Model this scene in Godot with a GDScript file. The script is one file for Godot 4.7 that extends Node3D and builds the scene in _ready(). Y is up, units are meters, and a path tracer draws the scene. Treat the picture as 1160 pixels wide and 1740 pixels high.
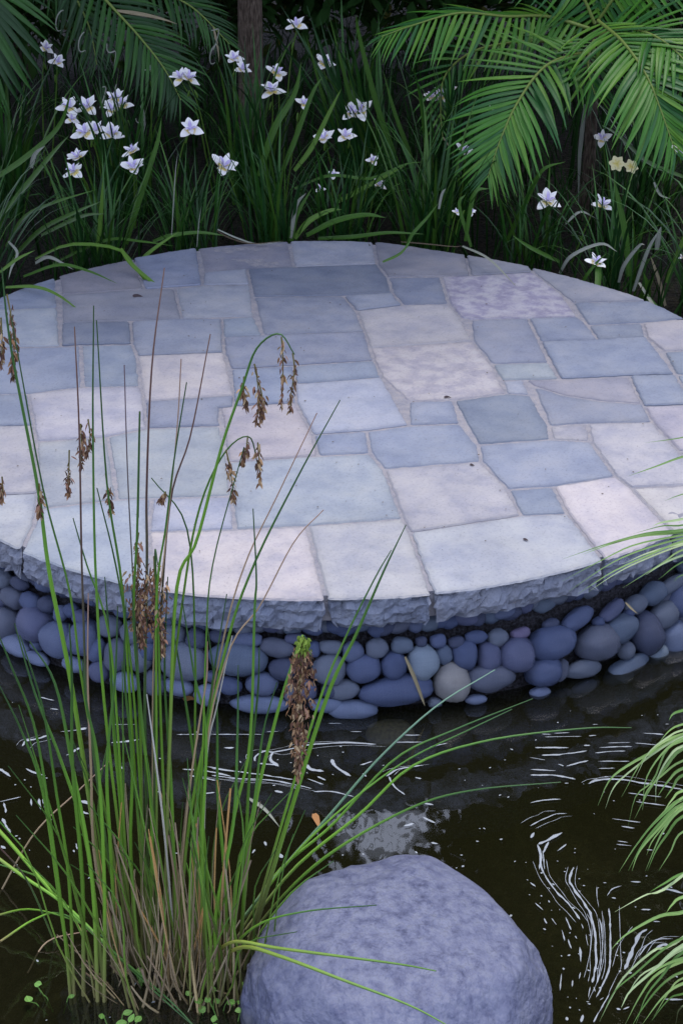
extends Node3D
# A round flagstone patio on a cobble wall beside a garden pond, with rushes, a boulder, fortnight lilies and palms.

const PATIO := Vector3(0, 0, -4.0500)      # centre of the patio's top
const WATER := -0.27
const BED := -0.15
const RIM := [1.1051, 1.1051, 1.1053, 1.1211, 1.1581, 1.1613, 1.1556, 1.1446, 1.1374, 1.1382, 1.1318, 1.1254, 1.1181, 1.1047, 1.0684, 1.0497, 1.0443, 1.0409, 1.0422, 1.0528, 1.0574, 1.0573, 1.0607, 1.0891, 1.1047, 1.1051, 1.1051, 1.1051, 1.105, 1.1033, 1.0928, 1.0901, 1.0902, 1.0925, 1.0965, 1.0979, 1.0986, 1.1079, 1.1204, 1.1267, 1.1276, 1.1248, 1.1228, 1.1211, 1.1118, 1.1052, 1.1051, 1.1051]
const SLABS := [
	["slate", [-1.608, -0.517, -1.618, -1.053, -0.887, -0.997, -0.808, -0.531, -0.94, -0.517]],
	["mauve", [-0.887, -0.997, -0.672, -1.109, -0.576, -0.68, -0.814, -0.636]],
	["slate", [-0.672, -1.109, -0.464, -1.155, -0.409, -0.715, -0.576, -0.68]],
	["mauve", [-0.464, -1.155, -0.171, -1.196, -0.144, -0.873, -0.416, -0.826]],
	["pale", [-0.171, -1.196, 0.098, -1.196, 0.109, -0.9, -0.144, -0.873]],
	["mauve", [0.098, -1.196, 0.38, -1.167, 0.385, -0.795, 0.137, -0.785, 0.109, -0.9]],
	["mauve", [0.38, -1.167, 0.543, -1.167, 0.575, -0.826, 0.385, -0.795]],
	["mauve", [0.543, -1.167, 0.993, -1.167, 0.933, -0.588, 0.663, -0.569, 0.575, -0.826]],
	["slate", [0.663, -0.569, 0.933, -0.588, 1.588, -0.685, 1.547, -0.54, 0.929, -0.435, 0.838, -0.412, 0.684, -0.394]],
	["pale", [-1.608, -0.517, -0.94, -0.517, -0.808, -0.531, -0.758, -0.239, -1.517, -0.206]],
	["mauve", [-0.814, -0.636, -0.576, -0.68, -0.488, -0.685, -0.448, -0.444, -0.78, -0.408]],
	["pale", [-0.416, -0.826, -0.285, -0.858, -0.269, -0.72, -0.409, -0.715]],
	["pale", [-0.488, -0.685, -0.409, -0.715, -0.269, -0.72, -0.245, -0.462, -0.448, -0.444]],
	["dark", [-0.285, -0.858, -0.144, -0.873, 0.109, -0.9, 0.137, -0.785, 0.148, -0.65, 0.005, -0.626, -0.254, -0.616]],
	["dark", [0.137, -0.785, 0.297, -0.79, 0.309, -0.559, 0.175, -0.55, 0.148, -0.65]],
	["slate", [0.005, -0.626, 0.148, -0.65, 0.175, -0.55, 0.042, -0.503]],
	["speck", [0.297, -0.79, 0.385, -0.795, 0.575, -0.826, 0.639, -0.646, 0.666, -0.457, 0.361, -0.435, 0.333, -0.457, 0.309, -0.559]],
	["slate", [-0.254, -0.616, 0.005, -0.626, 0.042, -0.503, 0.065, -0.346, -0.215, -0.32]],
	["pink", [0.042, -0.503, 0.175, -0.55, 0.309, -0.559, 0.333, -0.457, 0.357, -0.277, 0.076, -0.227]],
	["slate", [-1.517, -0.206, -0.758, -0.239, -0.705, -0.248, -0.661, 0.035, -0.794, 0.079, -1.421, 0.12]],
	["dark", [-0.78, -0.408, -0.589, -0.421, -0.566, -0.256, -0.705, -0.248, -0.758, -0.239]],
	["slate", [-0.705, -0.248, -0.566, -0.256, -0.543, -0.173, -0.513, 0.031, -0.661, 0.035]],
	["slate", [-0.589, -0.421, -0.448, -0.444, -0.335, -0.444, -0.314, -0.198, -0.543, -0.173, -0.566, -0.256]],
	["slate", [-0.335, -0.444, -0.245, -0.462, -0.215, -0.32, -0.323, -0.303]],
	["white", [-0.543, -0.173, -0.314, -0.198, -0.271, 0.087, -0.495, 0.127, -0.513, 0.031]],
	["slate", [-0.323, -0.303, -0.215, -0.32, 0.065, -0.346, 0.076, -0.227, 0.086, -0.141, -0.29, -0.081, -0.314, -0.198]],
	["slate", [-0.29, -0.081, -0.124, -0.104, -0.114, 0.134, -0.267, 0.156]],
	["slate", [-0.124, -0.104, 0.086, -0.141, 0.104, -0.026, -0.119, 0.016]],
	["pale", [-0.119, 0.016, 0.104, -0.026, 0.165, 0.268, 0.06, 0.301, -0.068, 0.322, -0.114, 0.134]],
	["pink", [-0.302, 0.166, -0.267, 0.156, -0.114, 0.134, -0.068, 0.322, -0.054, 0.439, -0.264, 0.473]],
	["slate", [-0.068, 0.322, 0.06, 0.301, 0.068, 0.426, -0.054, 0.439]],
	["speckpink", [0.076, -0.227, 0.357, -0.277, 0.396, -0.116, 0.418, 0.076, 0.281, 0.12, 0.166, 0.127, 0.104, -0.026, 0.086, -0.141]],
	["slate", [0.361, -0.435, 0.524, -0.448, 0.549, -0.128, 0.396, -0.116, 0.357, -0.277]],
	["green", [0.396, -0.116, 0.549, -0.128, 0.564, -0.015, 0.413, -0.007]],
	["slate", [0.524, -0.448, 0.666, -0.457, 0.684, -0.394, 0.698, -0.286, 0.539, -0.273]],
	["slate", [0.684, -0.394, 0.838, -0.412, 0.833, -0.307, 0.698, -0.286]],
	["slate", [0.539, -0.273, 0.698, -0.286, 0.833, -0.307, 0.868, -0.046, 0.746, -0.038, 0.564, -0.015]],
	["pink", [0.838, -0.412, 0.929, -0.435, 1.547, -0.54, 1.466, -0.252, 0.863, -0.202, 0.833, -0.307]],
	["slate", [0.863, -0.202, 1.466, -0.252, 1.424, -0.101, 0.868, -0.046]],
	["pale", [0.413, -0.007, 0.47, -0.015, 0.48, 0.087, 0.418, 0.076]],
	["mauve", [0.47, -0.015, 0.564, -0.015, 0.746, -0.038, 0.755, 0.141, 0.651, 0.123, 0.566, 0.09, 0.489, 0.027]],
	["slate", [0.489, 0.027, 0.566, 0.09, 0.651, 0.123, 0.755, 0.141, 0.761, 0.25, 0.601, 0.257, 0.505, 0.271]],
	["slate", [0.746, -0.038, 0.868, -0.046, 0.875, 0.145, 0.752, 0.156]],
	["slate", [0.868, -0.046, 1.424, -0.101, 1.366, 0.105, 0.875, 0.145]],
	["pink", [0.752, 0.156, 0.875, 0.145, 1.366, 0.105, 1.294, 0.361, 0.796, 0.413, 0.761, 0.25]],
	["dark", [0.281, 0.12, 0.418, 0.076, 0.48, 0.087, 0.505, 0.271, 0.502, 0.348, 0.325, 0.378]],
	["slate", [0.166, 0.127, 0.281, 0.12, 0.291, 0.257, 0.165, 0.268]],
	["pink", [0.505, 0.271, 0.601, 0.257, 0.595, 0.361, 0.502, 0.348]],
	["pinkpale", [0.601, 0.257, 0.761, 0.25, 0.796, 0.413, 0.83, 0.586, 0.653, 0.604, 0.628, 0.547, 0.595, 0.361]],
	["slate", [0.325, 0.378, 0.502, 0.348, 0.595, 0.361, 0.628, 0.547, 0.48, 0.598, 0.375, 0.612, 0.326, 0.47]],
	["slate", [0.06, 0.301, 0.165, 0.268, 0.291, 0.257, 0.325, 0.378, 0.326, 0.47, 0.098, 0.51, 0.068, 0.426]],
	["pinkpale", [0.098, 0.51, 0.326, 0.47, 0.375, 0.612, 0.394, 0.74, 0.148, 0.819, 0.134, 0.754]],
	["slate", [0.375, 0.612, 0.48, 0.598, 0.498, 0.732, 0.394, 0.74]],
	["white", [0.48, 0.598, 0.628, 0.547, 0.653, 0.604, 0.699, 0.765, 0.741, 0.923, 0.77, 1.15, 0.56, 1.15, 0.545, 0.93, 0.498, 0.732]],
	["white", [0.653, 0.604, 0.83, 0.586, 0.913, 0.872, 0.813, 0.935, 0.741, 0.923, 0.699, 0.765]],
	["pink", [0.796, 0.413, 1.294, 0.361, 1.169, 0.806, 0.913, 0.872, 0.83, 0.586]],
	["pale", [0.741, 0.923, 0.813, 0.935, 0.913, 0.872, 1.169, 0.806, 1.073, 1.15, 0.77, 1.15]],
	["palegreen", [0.148, 0.819, 0.394, 0.74, 0.498, 0.732, 0.545, 0.93, 0.56, 1.15, 0.476, 1.259, 0.199, 1.259, 0.184, 1.085]],
	["palegreen", [-0.074, 0.787, 0.134, 0.754, 0.148, 0.819, 0.184, 1.085, 0.199, 1.259, -0.016, 1.259, -0.032, 1.085]],
	["green", [-0.264, 0.473, -0.054, 0.439, 0.068, 0.426, 0.098, 0.51, 0.134, 0.754, -0.074, 0.787, -0.229, 0.803, -0.246, 0.644]],
	["slate", [-0.495, 0.127, -0.271, 0.087, -0.267, 0.156, -0.302, 0.166, -0.295, 0.271, -0.472, 0.285]],
	["green", [-0.562, 0.332, -0.472, 0.285, -0.295, 0.271, -0.264, 0.473, -0.246, 0.644, -0.424, 0.656, -0.5, 0.662]],
	["pale", [-0.424, 0.656, -0.246, 0.644, -0.229, 0.803, -0.416, 0.814]],
	["white", [-0.416, 0.814, -0.229, 0.803, -0.074, 0.787, -0.032, 1.085, -0.016, 1.259, -0.317, 1.259, -0.375, 1.104]],
	["pale", [-0.673, 0.715, -0.644, 0.699, -0.5, 0.662, -0.424, 0.656, -0.416, 0.814, -0.375, 1.104, -0.317, 1.259, -0.634, 1.259, -0.676, 0.897, -0.667, 0.784]],
	["palegreen", [-1.254, 0.69, -0.68, 0.633, -0.673, 0.715, -0.667, 0.784, -0.676, 0.897, -0.634, 1.259, -1.146, 1.057]],
	["pink", [-1.366, 0.308, -0.749, 0.268, -0.729, 0.361, -0.68, 0.633, -1.254, 0.69]],
	["pinkpale", [-0.794, 0.079, -0.661, 0.035, -0.513, 0.031, -0.495, 0.127, -0.472, 0.285, -0.562, 0.332, -0.729, 0.361, -0.749, 0.268]],
	["slate", [-1.421, 0.12, -0.794, 0.079, -0.749, 0.268, -1.366, 0.308]],
	["green", [-0.729, 0.361, -0.562, 0.332, -0.5, 0.662, -0.644, 0.699, -0.673, 0.715, -0.68, 0.633]],
]
const PEBBLES := [
	["n", -0.66, -0.18, 0.899, 0.082, 0.076, 0],
	["n", -0.717, -0.15, 0.838, 0.066, 0.044, 0],
	["n", -0.673, -0.142, 0.871, 0.054, 0.04, 0],
	["n", -0.736, -0.209, 0.849, 0.075, 0.07, 0],
	["p", -0.711, -0.244, 0.884, 0.09, 0.044, 0],
	["n", -0.658, -0.224, 0.918, 0.028, 0.022, 0],
	["n", -0.607, -0.194, 0.942, 0.085, 0.075, 0],
	["p", -0.656, -0.25, 0.93, 0.064, 0.029, 0],
	["n", -0.632, -0.132, 0.899, 0.044, 0.036, 0],
	["n", -0.574, -0.125, 0.936, 0.034, 0.032, 0],
	["n", -0.599, -0.139, 0.926, 0.031, 0.036, 0],
	["n", -0.552, -0.132, 0.953, 0.037, 0.034, 0],
	["n", -0.543, -0.171, 0.973, 0.067, 0.078, 0],
	["n", -0.487, -0.132, 0.987, 0.054, 0.046, 0],
	["n", -0.433, -0.132, 1.012, 0.059, 0.049, 0],
	["n", -0.4, -0.132, 1.024, 0.037, 0.042, 0],
	["n", -0.421, -0.179, 1.032, 0.055, 0.06, 0],
	["n", -0.471, -0.187, 1.014, 0.053, 0.07, 0],
	["p", -0.572, -0.232, 0.979, 0.056, 0.032, 0],
	["n", -0.513, -0.231, 1.01, 0.043, 0.046, 0],
	["p", -0.455, -0.238, 1.04, 0.066, 0.042, 0],
	["n", -0.392, -0.223, 1.057, 0.041, 0.045, 0],
	["n", -0.358, -0.128, 1.035, 0.033, 0.042, 0],
	["n", -0.516, -0.188, 0.993, 0.036, 0.05, 0],
	["n", -0.743, -0.124, 0.803, 0.05, 0.04, 0],
	["n", -0.699, -0.114, 0.839, 0.052, 0.029, 0],
	["n", -0.324, -0.173, 1.06, 0.099, 0.083, 0],
	["n", -0.347, -0.124, 1.036, 0.053, 0.049, 0],
	["n", -0.299, -0.124, 1.05, 0.043, 0.045, 0],
	["g", -0.214, -0.156, 1.075, 0.128, 0.069, 0],
	["n", -0.135, -0.132, 1.071, 0.073, 0.038, 0],
	["n", -0.122, -0.175, 1.086, 0.054, 0.048, 0],
	["n", -0.025, -0.176, 1.087, 0.072, 0.066, 0],
	["n", -0.022, -0.131, 1.073, 0.05, 0.031, 0],
	["n", -0.056, -0.134, 1.075, 0.028, 0.034, 0],
	["n", -0.164, -0.206, 1.095, 0.07, 0.048, 0],
	["n", -0.23, -0.213, 1.091, 0.048, 0.038, 0],
	["p", -0.339, -0.226, 1.074, 0.066, 0.038, 0],
	["p", -0.278, -0.235, 1.091, 0.055, 0.045, 0],
	["p", -0.17, -0.247, 1.108, 0.124, 0.038, 0],
	["p", -0.032, -0.248, 1.111, 0.072, 0.031, 0],
	["n", -0.268, -0.196, 1.081, 0.029, 0.024, 0],
	["n", -0.107, -0.22, 1.103, 0.028, 0.038, 0],
	["n", -0.019, -0.217, 1.102, 0.047, 0.031, 0],
	["n", -0.194, -0.118, 1.064, 0.064, 0.031, 0],
	["n", -0.254, -0.115, 1.054, 0.036, 0.028, 0],
	["n", -0.069, -0.216, 1.102, 0.038, 0.041, 0],
	["n", -0.388, -0.232, 1.062, 0.044, 0.042, 0],
	["n", -0.407, -0.164, 1.033, 0.044, 0.052, 0],
	["n", -0.094, -0.113, 1.067, 0.047, 0.024, 0],
	["n", 0.045, -0.175, 1.084, 0.072, 0.057, 0],
	["n", 0.108, -0.171, 1.079, 0.057, 0.059, 0],
	["l", 0.168, -0.168, 1.07, 0.064, 0.074, 0],
	["v", 0.116, -0.222, 1.095, 0.152, 0.062, 0],
	["t", 0.229, -0.215, 1.074, 0.074, 0.084, 0],
	["g", 0.212, -0.159, 1.057, 0.035, 0.042, 0],
	["n", 0.254, -0.164, 1.049, 0.055, 0.063, 0],
	["n", 0.307, -0.175, 1.038, 0.05, 0.063, 0],
	["n", 0.073, -0.136, 1.069, 0.047, 0.041, 0],
	["g", 0.125, -0.132, 1.064, 0.047, 0.035, 0],
	["n", 0.023, -0.141, 1.074, 0.044, 0.045, 0],
	["n", 0.164, -0.128, 1.056, 0.025, 0.024, 0],
	["n", 0.199, -0.129, 1.052, 0.035, 0.031, 0],
	["n", 0.279, -0.132, 1.032, 0.049, 0.028, 0],
	["n", 0.325, -0.14, 1.02, 0.043, 0.038, 0],
	["n", 0.004, -0.217, 1.1, 0.066, 0.042, 0],
	["p", 0.026, -0.257, 1.113, 0.104, 0.038, 0],
	["n", 0.309, -0.217, 1.053, 0.103, 0.059, 0],
	["p", 0.281, -0.258, 1.075, 0.049, 0.021, 0],
	["n", 0.194, -0.253, 1.094, 0.029, 0.021, 0],
	["n", 0.237, -0.137, 1.045, 0.036, 0.028, 0],
	["n", 0.445, -0.175, 0.984, 0.113, 0.074, 0],
	["n", 0.55, -0.204, 0.938, 0.102, 0.077, 0],
	["g", 0.602, -0.191, 0.901, 0.085, 0.06, 0],
	["n", 0.665, -0.224, 0.869, 0.075, 0.095, 0],
	["n", 0.617, -0.241, 0.911, 0.04, 0.04, 0],
	["p", 0.741, -0.263, 0.824, 0.096, 0.082, 0],
	["n", 0.365, -0.182, 1.02, 0.085, 0.077, 0],
	["n", 0.426, -0.229, 1.013, 0.08, 0.064, 0],
	["n", 0.465, -0.236, 0.996, 0.032, 0.046, 30.0],
	["n", 0.516, -0.248, 0.974, 0.085, 0.039, 0],
	["g", 0.62, -0.279, 0.924, 0.128, 0.044, -12.0],
	["l", 0.693, -0.278, 0.871, 0.056, 0.042, 0],
	["n", 0.499, -0.143, 0.944, 0.088, 0.039, -15.0],
	["n", 0.581, -0.149, 0.897, 0.074, 0.032, -15.0],
	["n", 0.64, -0.156, 0.859, 0.062, 0.04, 0],
	["n", 0.709, -0.203, 0.826, 0.084, 0.055, 0],
	["g", 0.681, -0.149, 0.825, 0.073, 0.048, 0],
	["n", 0.748, -0.191, 0.787, 0.07, 0.067, 0],
	["n", 0.549, -0.162, 0.923, 0.025, 0.023, 0],
	["n", 0.621, -0.168, 0.878, 0.024, 0.02, 0],
	["m", 0.374, -0.141, 1.002, 0.044, 0.025, 0],
	["n", 0.441, -0.138, 0.971, 0.039, 0.025, 0],
	["p", 0.42, -0.271, 1.03, 0.049, 0.025, 0],
	["p", 0.52, -0.285, 0.987, 0.066, 0.025, 0],
	["n", 0.471, -0.284, 1.012, 0.036, 0.021, 0],
	["n", 0.728, -0.149, 0.786, 0.092, 0.03, 0],
	["n", 0.757, -0.223, 0.793, 0.042, 0.037, 0],
	["n", 0.77, -0.31, 0.82, 0.061, 0.037, 0],
]
const FOAM_A := [
	[0.0055, 0.421, -2.446, 0.41, -2.41, 0.415, -2.385, 0.427, -2.349, 0.436, -2.315, 0.436, -2.261, 0.431, -2.209, 0.425, -2.177, 0.417, -2.149],
	[0.0049, 0.362, -2.472, 0.364, -2.435, 0.37, -2.413, 0.381, -2.381, 0.395, -2.356, 0.406, -2.332, 0.416, -2.305],
	[0.0027, 0.449, -2.308, 0.45, -2.281, 0.444, -2.228, 0.433, -2.177, 0.425, -2.149],
	[0.0038, 0.47, -2.334, 0.466, -2.288, 0.457, -2.222, 0.449, -2.18, 0.438, -2.155, 0.419, -2.115],
	[0.0083, 0.528, -2.281, 0.512, -2.264, 0.495, -2.228, 0.476, -2.18],
	[0.0033, 0.504, -2.212, 0.521, -2.238, 0.542, -2.254, 0.569, -2.256],
	[0.0091, 0.573, -2.388, 0.608, -2.374],
	[0.0031, 0.442, -2.124, 0.419, -2.082, 0.407, -2.059],
	[0.002, 0.456, -2.392, 0.453, -2.363, 0.453, -2.337],
	[0.0028, 0.471, -2.367, 0.483, -2.385, 0.501, -2.394],
	[0.0039, 0.391, -2.311, 0.394, -2.294, 0.397, -2.278],
	[0.0031, 0.381, -2.278, 0.383, -2.251],
	[0.0042, 0.389, -2.254, 0.392, -2.231],
	[0.0047, 0.407, -2.235, 0.404, -2.199],
	[0.0027, 0.368, -2.171, 0.361, -2.131],
	[0.0037, 0.385, -2.155, 0.382, -2.14],
	[0.0033, 0.412, -2.14, 0.406, -2.115],
	[0.0066, 0.392, -2.076, 0.387, -2.059],
	[0.0024, 0.4, -2.174, 0.396, -2.158],
	[0.0032, 0.342, -2.348, 0.354, -2.329],
	[0.004, 0.353, -2.308, 0.357, -2.294],
	[0.0024, 0.366, -2.308, 0.373, -2.291],
	[0.0041, 0.338, -2.403, 0.347, -2.392],
	[0.0058, 0.353, -2.367, 0.356, -2.366],
	[0.0055, 0.366, -2.355, 0.367, -2.349],
	[0.0076, 0.368, -2.329, 0.369, -2.328],
	[0.0041, 0.383, -2.332, 0.383, -2.329],
	[0.0066, 0.373, -2.185, 0.373, -2.18],
	[0.0044, 0.467, -2.216, 0.468, -2.213],
	[0.0068, 0.445, -2.439, 0.446, -2.438],
	[0.0045, 0.469, -2.403, 0.475, -2.402],
	[0.005, 0.526, -2.33, 0.543, -2.331],
	[0.0052, 0.519, -2.406, 0.537, -2.404],
	[0.0064, 0.531, -2.111, 0.562, -2.111],
	[0.0042, 0.543, -2.3, 0.554, -2.299],
	[0.0088, 0.534, -2.231, 0.549, -2.241, 0.56, -2.24],
	[0.005, 0.373, -2.094, 0.373, -2.09],
	[0.0042, 0.387, -2.088, 0.388, -2.085],
	[0.0031, 0.401, -2.106, 0.406, -2.105],
	[0.004, 0.385, -2.114, 0.386, -2.112],
	[0.0024, 0.418, -2.14, 0.419, -2.128],
	[0.0024, 0.424, -2.109, 0.431, -2.115],
	[0.0026, 0.417, -2.294, 0.418, -2.281],
	[0.0017, 0.421, -2.268, 0.421, -2.238],
	[0.0028, 0.402, -2.263, 0.404, -2.256],
	[0.0037, 0.459, -2.088, 0.47, -2.094],
	[0.0054, 0.365, -2.071, 0.365, -2.063],
	[0.0036, 0.372, -2.215, 0.374, -2.212],
	[0.0035, 0.517, -2.336, 0.518, -2.339],
	[0.007, 0.37, -2.723, 0.414, -2.723, 0.457, -2.71],
	[0.0061, 0.48, -2.695, 0.497, -2.706, 0.528, -2.71, 0.559, -2.706, 0.588, -2.697, 0.623, -2.689, 0.662, -2.676],
	[0.0053, 0.372, -2.742, 0.421, -2.738],
	[0.0055, 0.388, -2.815, 0.456, -2.815],
	[0.0054, 0.399, -2.789, 0.437, -2.792, 0.491, -2.804],
	[0.0031, 0.375, -2.782, 0.405, -2.773],
	[0.0053, 0.444, -2.753, 0.465, -2.762, 0.49, -2.771],
	[0.0044, 0.428, -2.76, 0.439, -2.753],
	[0.0041, 0.509, -2.769, 0.571, -2.769],
	[0.004, 0.506, -2.745, 0.539, -2.746],
	[0.0037, 0.506, -2.797, 0.536, -2.802, 0.568, -2.803],
	[0.0042, 0.517, -2.815, 0.552, -2.818, 0.584, -2.819],
	[0.0028, 0.535, -2.831, 0.583, -2.833],
	[0.0032, 0.591, -2.831, 0.635, -2.824],
	[0.0055, 0.487, -2.822, 0.5, -2.822],
	[0.0047, 0.407, -2.862, 0.425, -2.861],
	[0.0028, 0.432, -2.865, 0.464, -2.867],
	[0.0023, 0.412, -2.852, 0.487, -2.854],
	[0.0028, 0.501, -2.856, 0.517, -2.858],
	[0.0047, 0.612, -2.866, 0.654, -2.861],
	[0.0038, 0.361, -2.635, 0.387, -2.643, 0.421, -2.647],
	[0.004, 0.354, -2.564, 0.373, -2.58, 0.389, -2.59, 0.405, -2.6, 0.427, -2.602],
	[0.005, 0.564, -2.639, 0.619, -2.627],
	[0.0043, 0.553, -2.666, 0.615, -2.653],
	[0.0041, 0.511, -2.587, 0.563, -2.575],
	[0.0057, 0.525, -2.563, 0.549, -2.558],
	[0.0031, 0.508, -2.511, 0.536, -2.506],
	[0.0028, 0.512, -2.52, 0.531, -2.516],
	[0.0039, 0.562, -2.495, 0.573, -2.493],
	[0.0061, 0.362, -2.51, 0.365, -2.484, 0.359, -2.439],
	[0.0091, 0.364, -2.51, 0.382, -2.522, 0.412, -2.545],
	[0.0056, 0.369, -2.484, 0.384, -2.518],
	[0.0023, 0.37, -2.491, 0.368, -2.439],
	[0.0047, 0.397, -2.491, 0.416, -2.512],
	[0.0086, 0.429, -2.497, 0.432, -2.497],
	[0.0055, 0.503, -2.497, 0.505, -2.497],
	[0.005, 0.478, -2.602, 0.479, -2.6],
	[0.0121, 0.47, -2.697, 0.471, -2.697],
	[0.0117, 0.474, -2.945, 0.475, -2.944],
	[0.0042, 0.52, -2.641, 0.524, -2.641],
	[0.0051, 0.381, -2.683, 0.382, -2.683],
]
const FOAM_B := [
	[0.0067, 0.36, -2.545, 0.351, -2.529],
	[0.0059, 0.652, -2.931, 0.655, -2.931],
	[0.0058, 0.619, -2.928, 0.622, -2.928],
	[0.0038, 0.514, -2.896, 0.526, -2.896],
	[0.0043, 0.663, -2.897, 0.671, -2.897],
	[0.0061, 0.421, -2.443, 0.422, -2.441],
	[0.0048, 0.442, -2.903, 0.446, -2.903],
	[0.0035, 0.434, -2.697, 0.442, -2.697],
	[0.0031, 0.514, -2.718, 0.522, -2.718],
	[0.0055, 0.07, -2.827, 0.001, -2.832, -0.065, -2.824, -0.105, -2.81, -0.137, -2.8, -0.154, -2.803, -0.171, -2.786, -0.171, -2.769],
	[0.0093, -0.137, -2.8, -0.14, -2.772, -0.124, -2.752],
	[0.0068, -0.164, -2.762, -0.128, -2.756],
	[0.0047, -0.256, -2.745, -0.175, -2.729, -0.094, -2.709],
	[0.0046, -0.254, -2.722, -0.202, -2.712, -0.134, -2.706, -0.082, -2.689, -0.058, -2.68],
	[0.0039, -0.054, -2.67, -0.015, -2.67, 0.024, -2.654],
	[0.0039, -0.067, -2.712, -0.035, -2.693],
	[0.0084, -0.019, -2.776, -0.011, -2.752, 0.017, -2.719],
	[0.0092, -0.072, -2.759, -0.059, -2.742, -0.035, -2.735],
	[0.0067, 0.037, -2.756, 0.061, -2.769],
	[0.0074, 0.041, -2.729, 0.049, -2.719],
	[0.0077, -0.129, -2.673, -0.113, -2.667],
	[0.0053, 0.088, -2.719, 0.105, -2.739, 0.129, -2.749, 0.162, -2.756],
	[0.0051, 0.092, -2.719, 0.103, -2.686, 0.122, -2.66],
	[0.0056, 0.174, -2.814, 0.193, -2.824, 0.214, -2.831],
	[0.0042, 0.109, -2.834, 0.165, -2.834],
	[0.005, 0.127, -2.858, 0.16, -2.859],
	[0.0029, -0.028, -2.9, 0.001, -2.9],
	[0.0029, -0.263, -2.861, -0.156, -2.861],
	[0.0029, 0.017, -2.871, 0.042, -2.87],
	[0.0036, -0.152, -2.87, -0.128, -2.871],
	[0.0049, -0.236, -2.814, -0.215, -2.815],
	[0.0053, 0.144, -2.716, 0.156, -2.712],
	[0.0051, 0.156, -2.635, 0.176, -2.629],
	[0.006, 0.153, -2.591, 0.177, -2.573],
	[0.0085, 0.117, -2.564, 0.135, -2.573],
	[0.0076, -0.174, -2.549, -0.171, -2.555],
	[0.0066, -0.16, -2.496, -0.163, -2.484],
	[0.0067, -0.142, -2.519, -0.138, -2.507],
	[0.0086, -0.109, -2.528, -0.107, -2.525],
	[0.0053, 0.166, -2.516, 0.178, -2.511],
	[0.0079, -0.048, -2.789, -0.046, -2.788],
	[0.0056, 0.001, -2.8, 0.005, -2.8],
	[0.0076, -0.047, -2.719, -0.031, -2.706],
	[0.0066, -0.019, -2.726, -0.015, -2.724],
	[0.0048, 0.135, -2.49, 0.139, -2.484],
	[0.0091, -0.095, -2.432, -0.091, -2.431],
	[0.0084, -0.115, -2.484, -0.107, -2.472],
	[0.0082, 0.001, -2.481, 0.004, -2.48],
	[0.0057, 0.038, -2.484, 0.042, -2.481],
	[0.0053, -0.253, -2.706, -0.245, -2.707],
	[0.0091, -0.642, -2.82, -0.637, -2.838, -0.618, -2.845, -0.595, -2.857],
	[0.0087, -0.548, -2.789, -0.523, -2.817],
	[0.0071, -0.464, -2.831, -0.444, -2.834, -0.408, -2.843],
	[0.0087, -0.538, -2.879, -0.52, -2.884],
	[0.0036, -0.572, -2.87, -0.52, -2.88],
	[0.0094, -0.674, -2.745, -0.647, -2.719],
	[0.0066, -0.622, -2.745, -0.604, -2.732, -0.58, -2.722],
	[0.0039, -0.655, -2.638, -0.617, -2.654],
	[0.0087, -0.647, -2.635, -0.637, -2.604],
	[0.0078, -0.64, -2.588, -0.617, -2.54],
	[0.0057, -0.596, -2.648, -0.592, -2.626],
	[0.007, -0.581, -2.648, -0.572, -2.616],
	[0.0065, -0.575, -2.66, -0.565, -2.623, -0.554, -2.601],
	[0.0114, -0.5, -2.641, -0.475, -2.629],
	[0.0087, -0.495, -2.61, -0.479, -2.601],
	[0.009, -0.628, -2.507, -0.619, -2.498],
	[0.0053, -0.633, -2.996, -0.601, -2.983],
	[0.0045, -0.605, -2.953, -0.588, -2.95],
	[0.0029, -0.472, -2.896, -0.422, -2.896],
	[0.0036, -0.335, -2.861, -0.22, -2.861],
	[0.0054, -0.266, -2.752, -0.221, -2.739],
	[0.0061, -0.313, -2.742, -0.273, -2.739, -0.216, -2.719],
	[0.0053, -0.3, -2.722, -0.243, -2.706],
	[0.0059, -0.264, -2.664, -0.244, -2.667],
	[0.0079, -0.358, -2.67, -0.352, -2.67],
	[0.0069, -0.363, -2.779, -0.357, -2.779],
	[0.0063, -0.229, -2.814, -0.217, -2.815],
	[0.0104, -0.635, -2.693, -0.633, -2.691],
	[0.0083, -0.62, -2.709, -0.617, -2.706],
	[0.0087, -0.6, -2.528, -0.597, -2.525],
	[0.0071, -0.492, -2.513, -0.486, -2.496],
	[0.0052, -0.593, -2.432, -0.591, -2.43],
	[0.0117, -0.438, -2.752, -0.43, -2.745],
	[0.0103, -0.412, -2.729, -0.407, -2.726],
	[0.0055, -0.405, -2.699, -0.401, -2.686],
	[0.0062, -0.478, -2.712, -0.472, -2.699],
	[0.0047, -0.233, -2.501, -0.231, -2.496],
	[0.0037, -0.533, -2.449, -0.53, -2.444],
	[0.0092, -0.689, -2.976, -0.687, -2.975],
	[0.0047, -0.325, -2.525, -0.321, -2.522],
]
const FOAM := FOAM_A + FOAM_B
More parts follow.
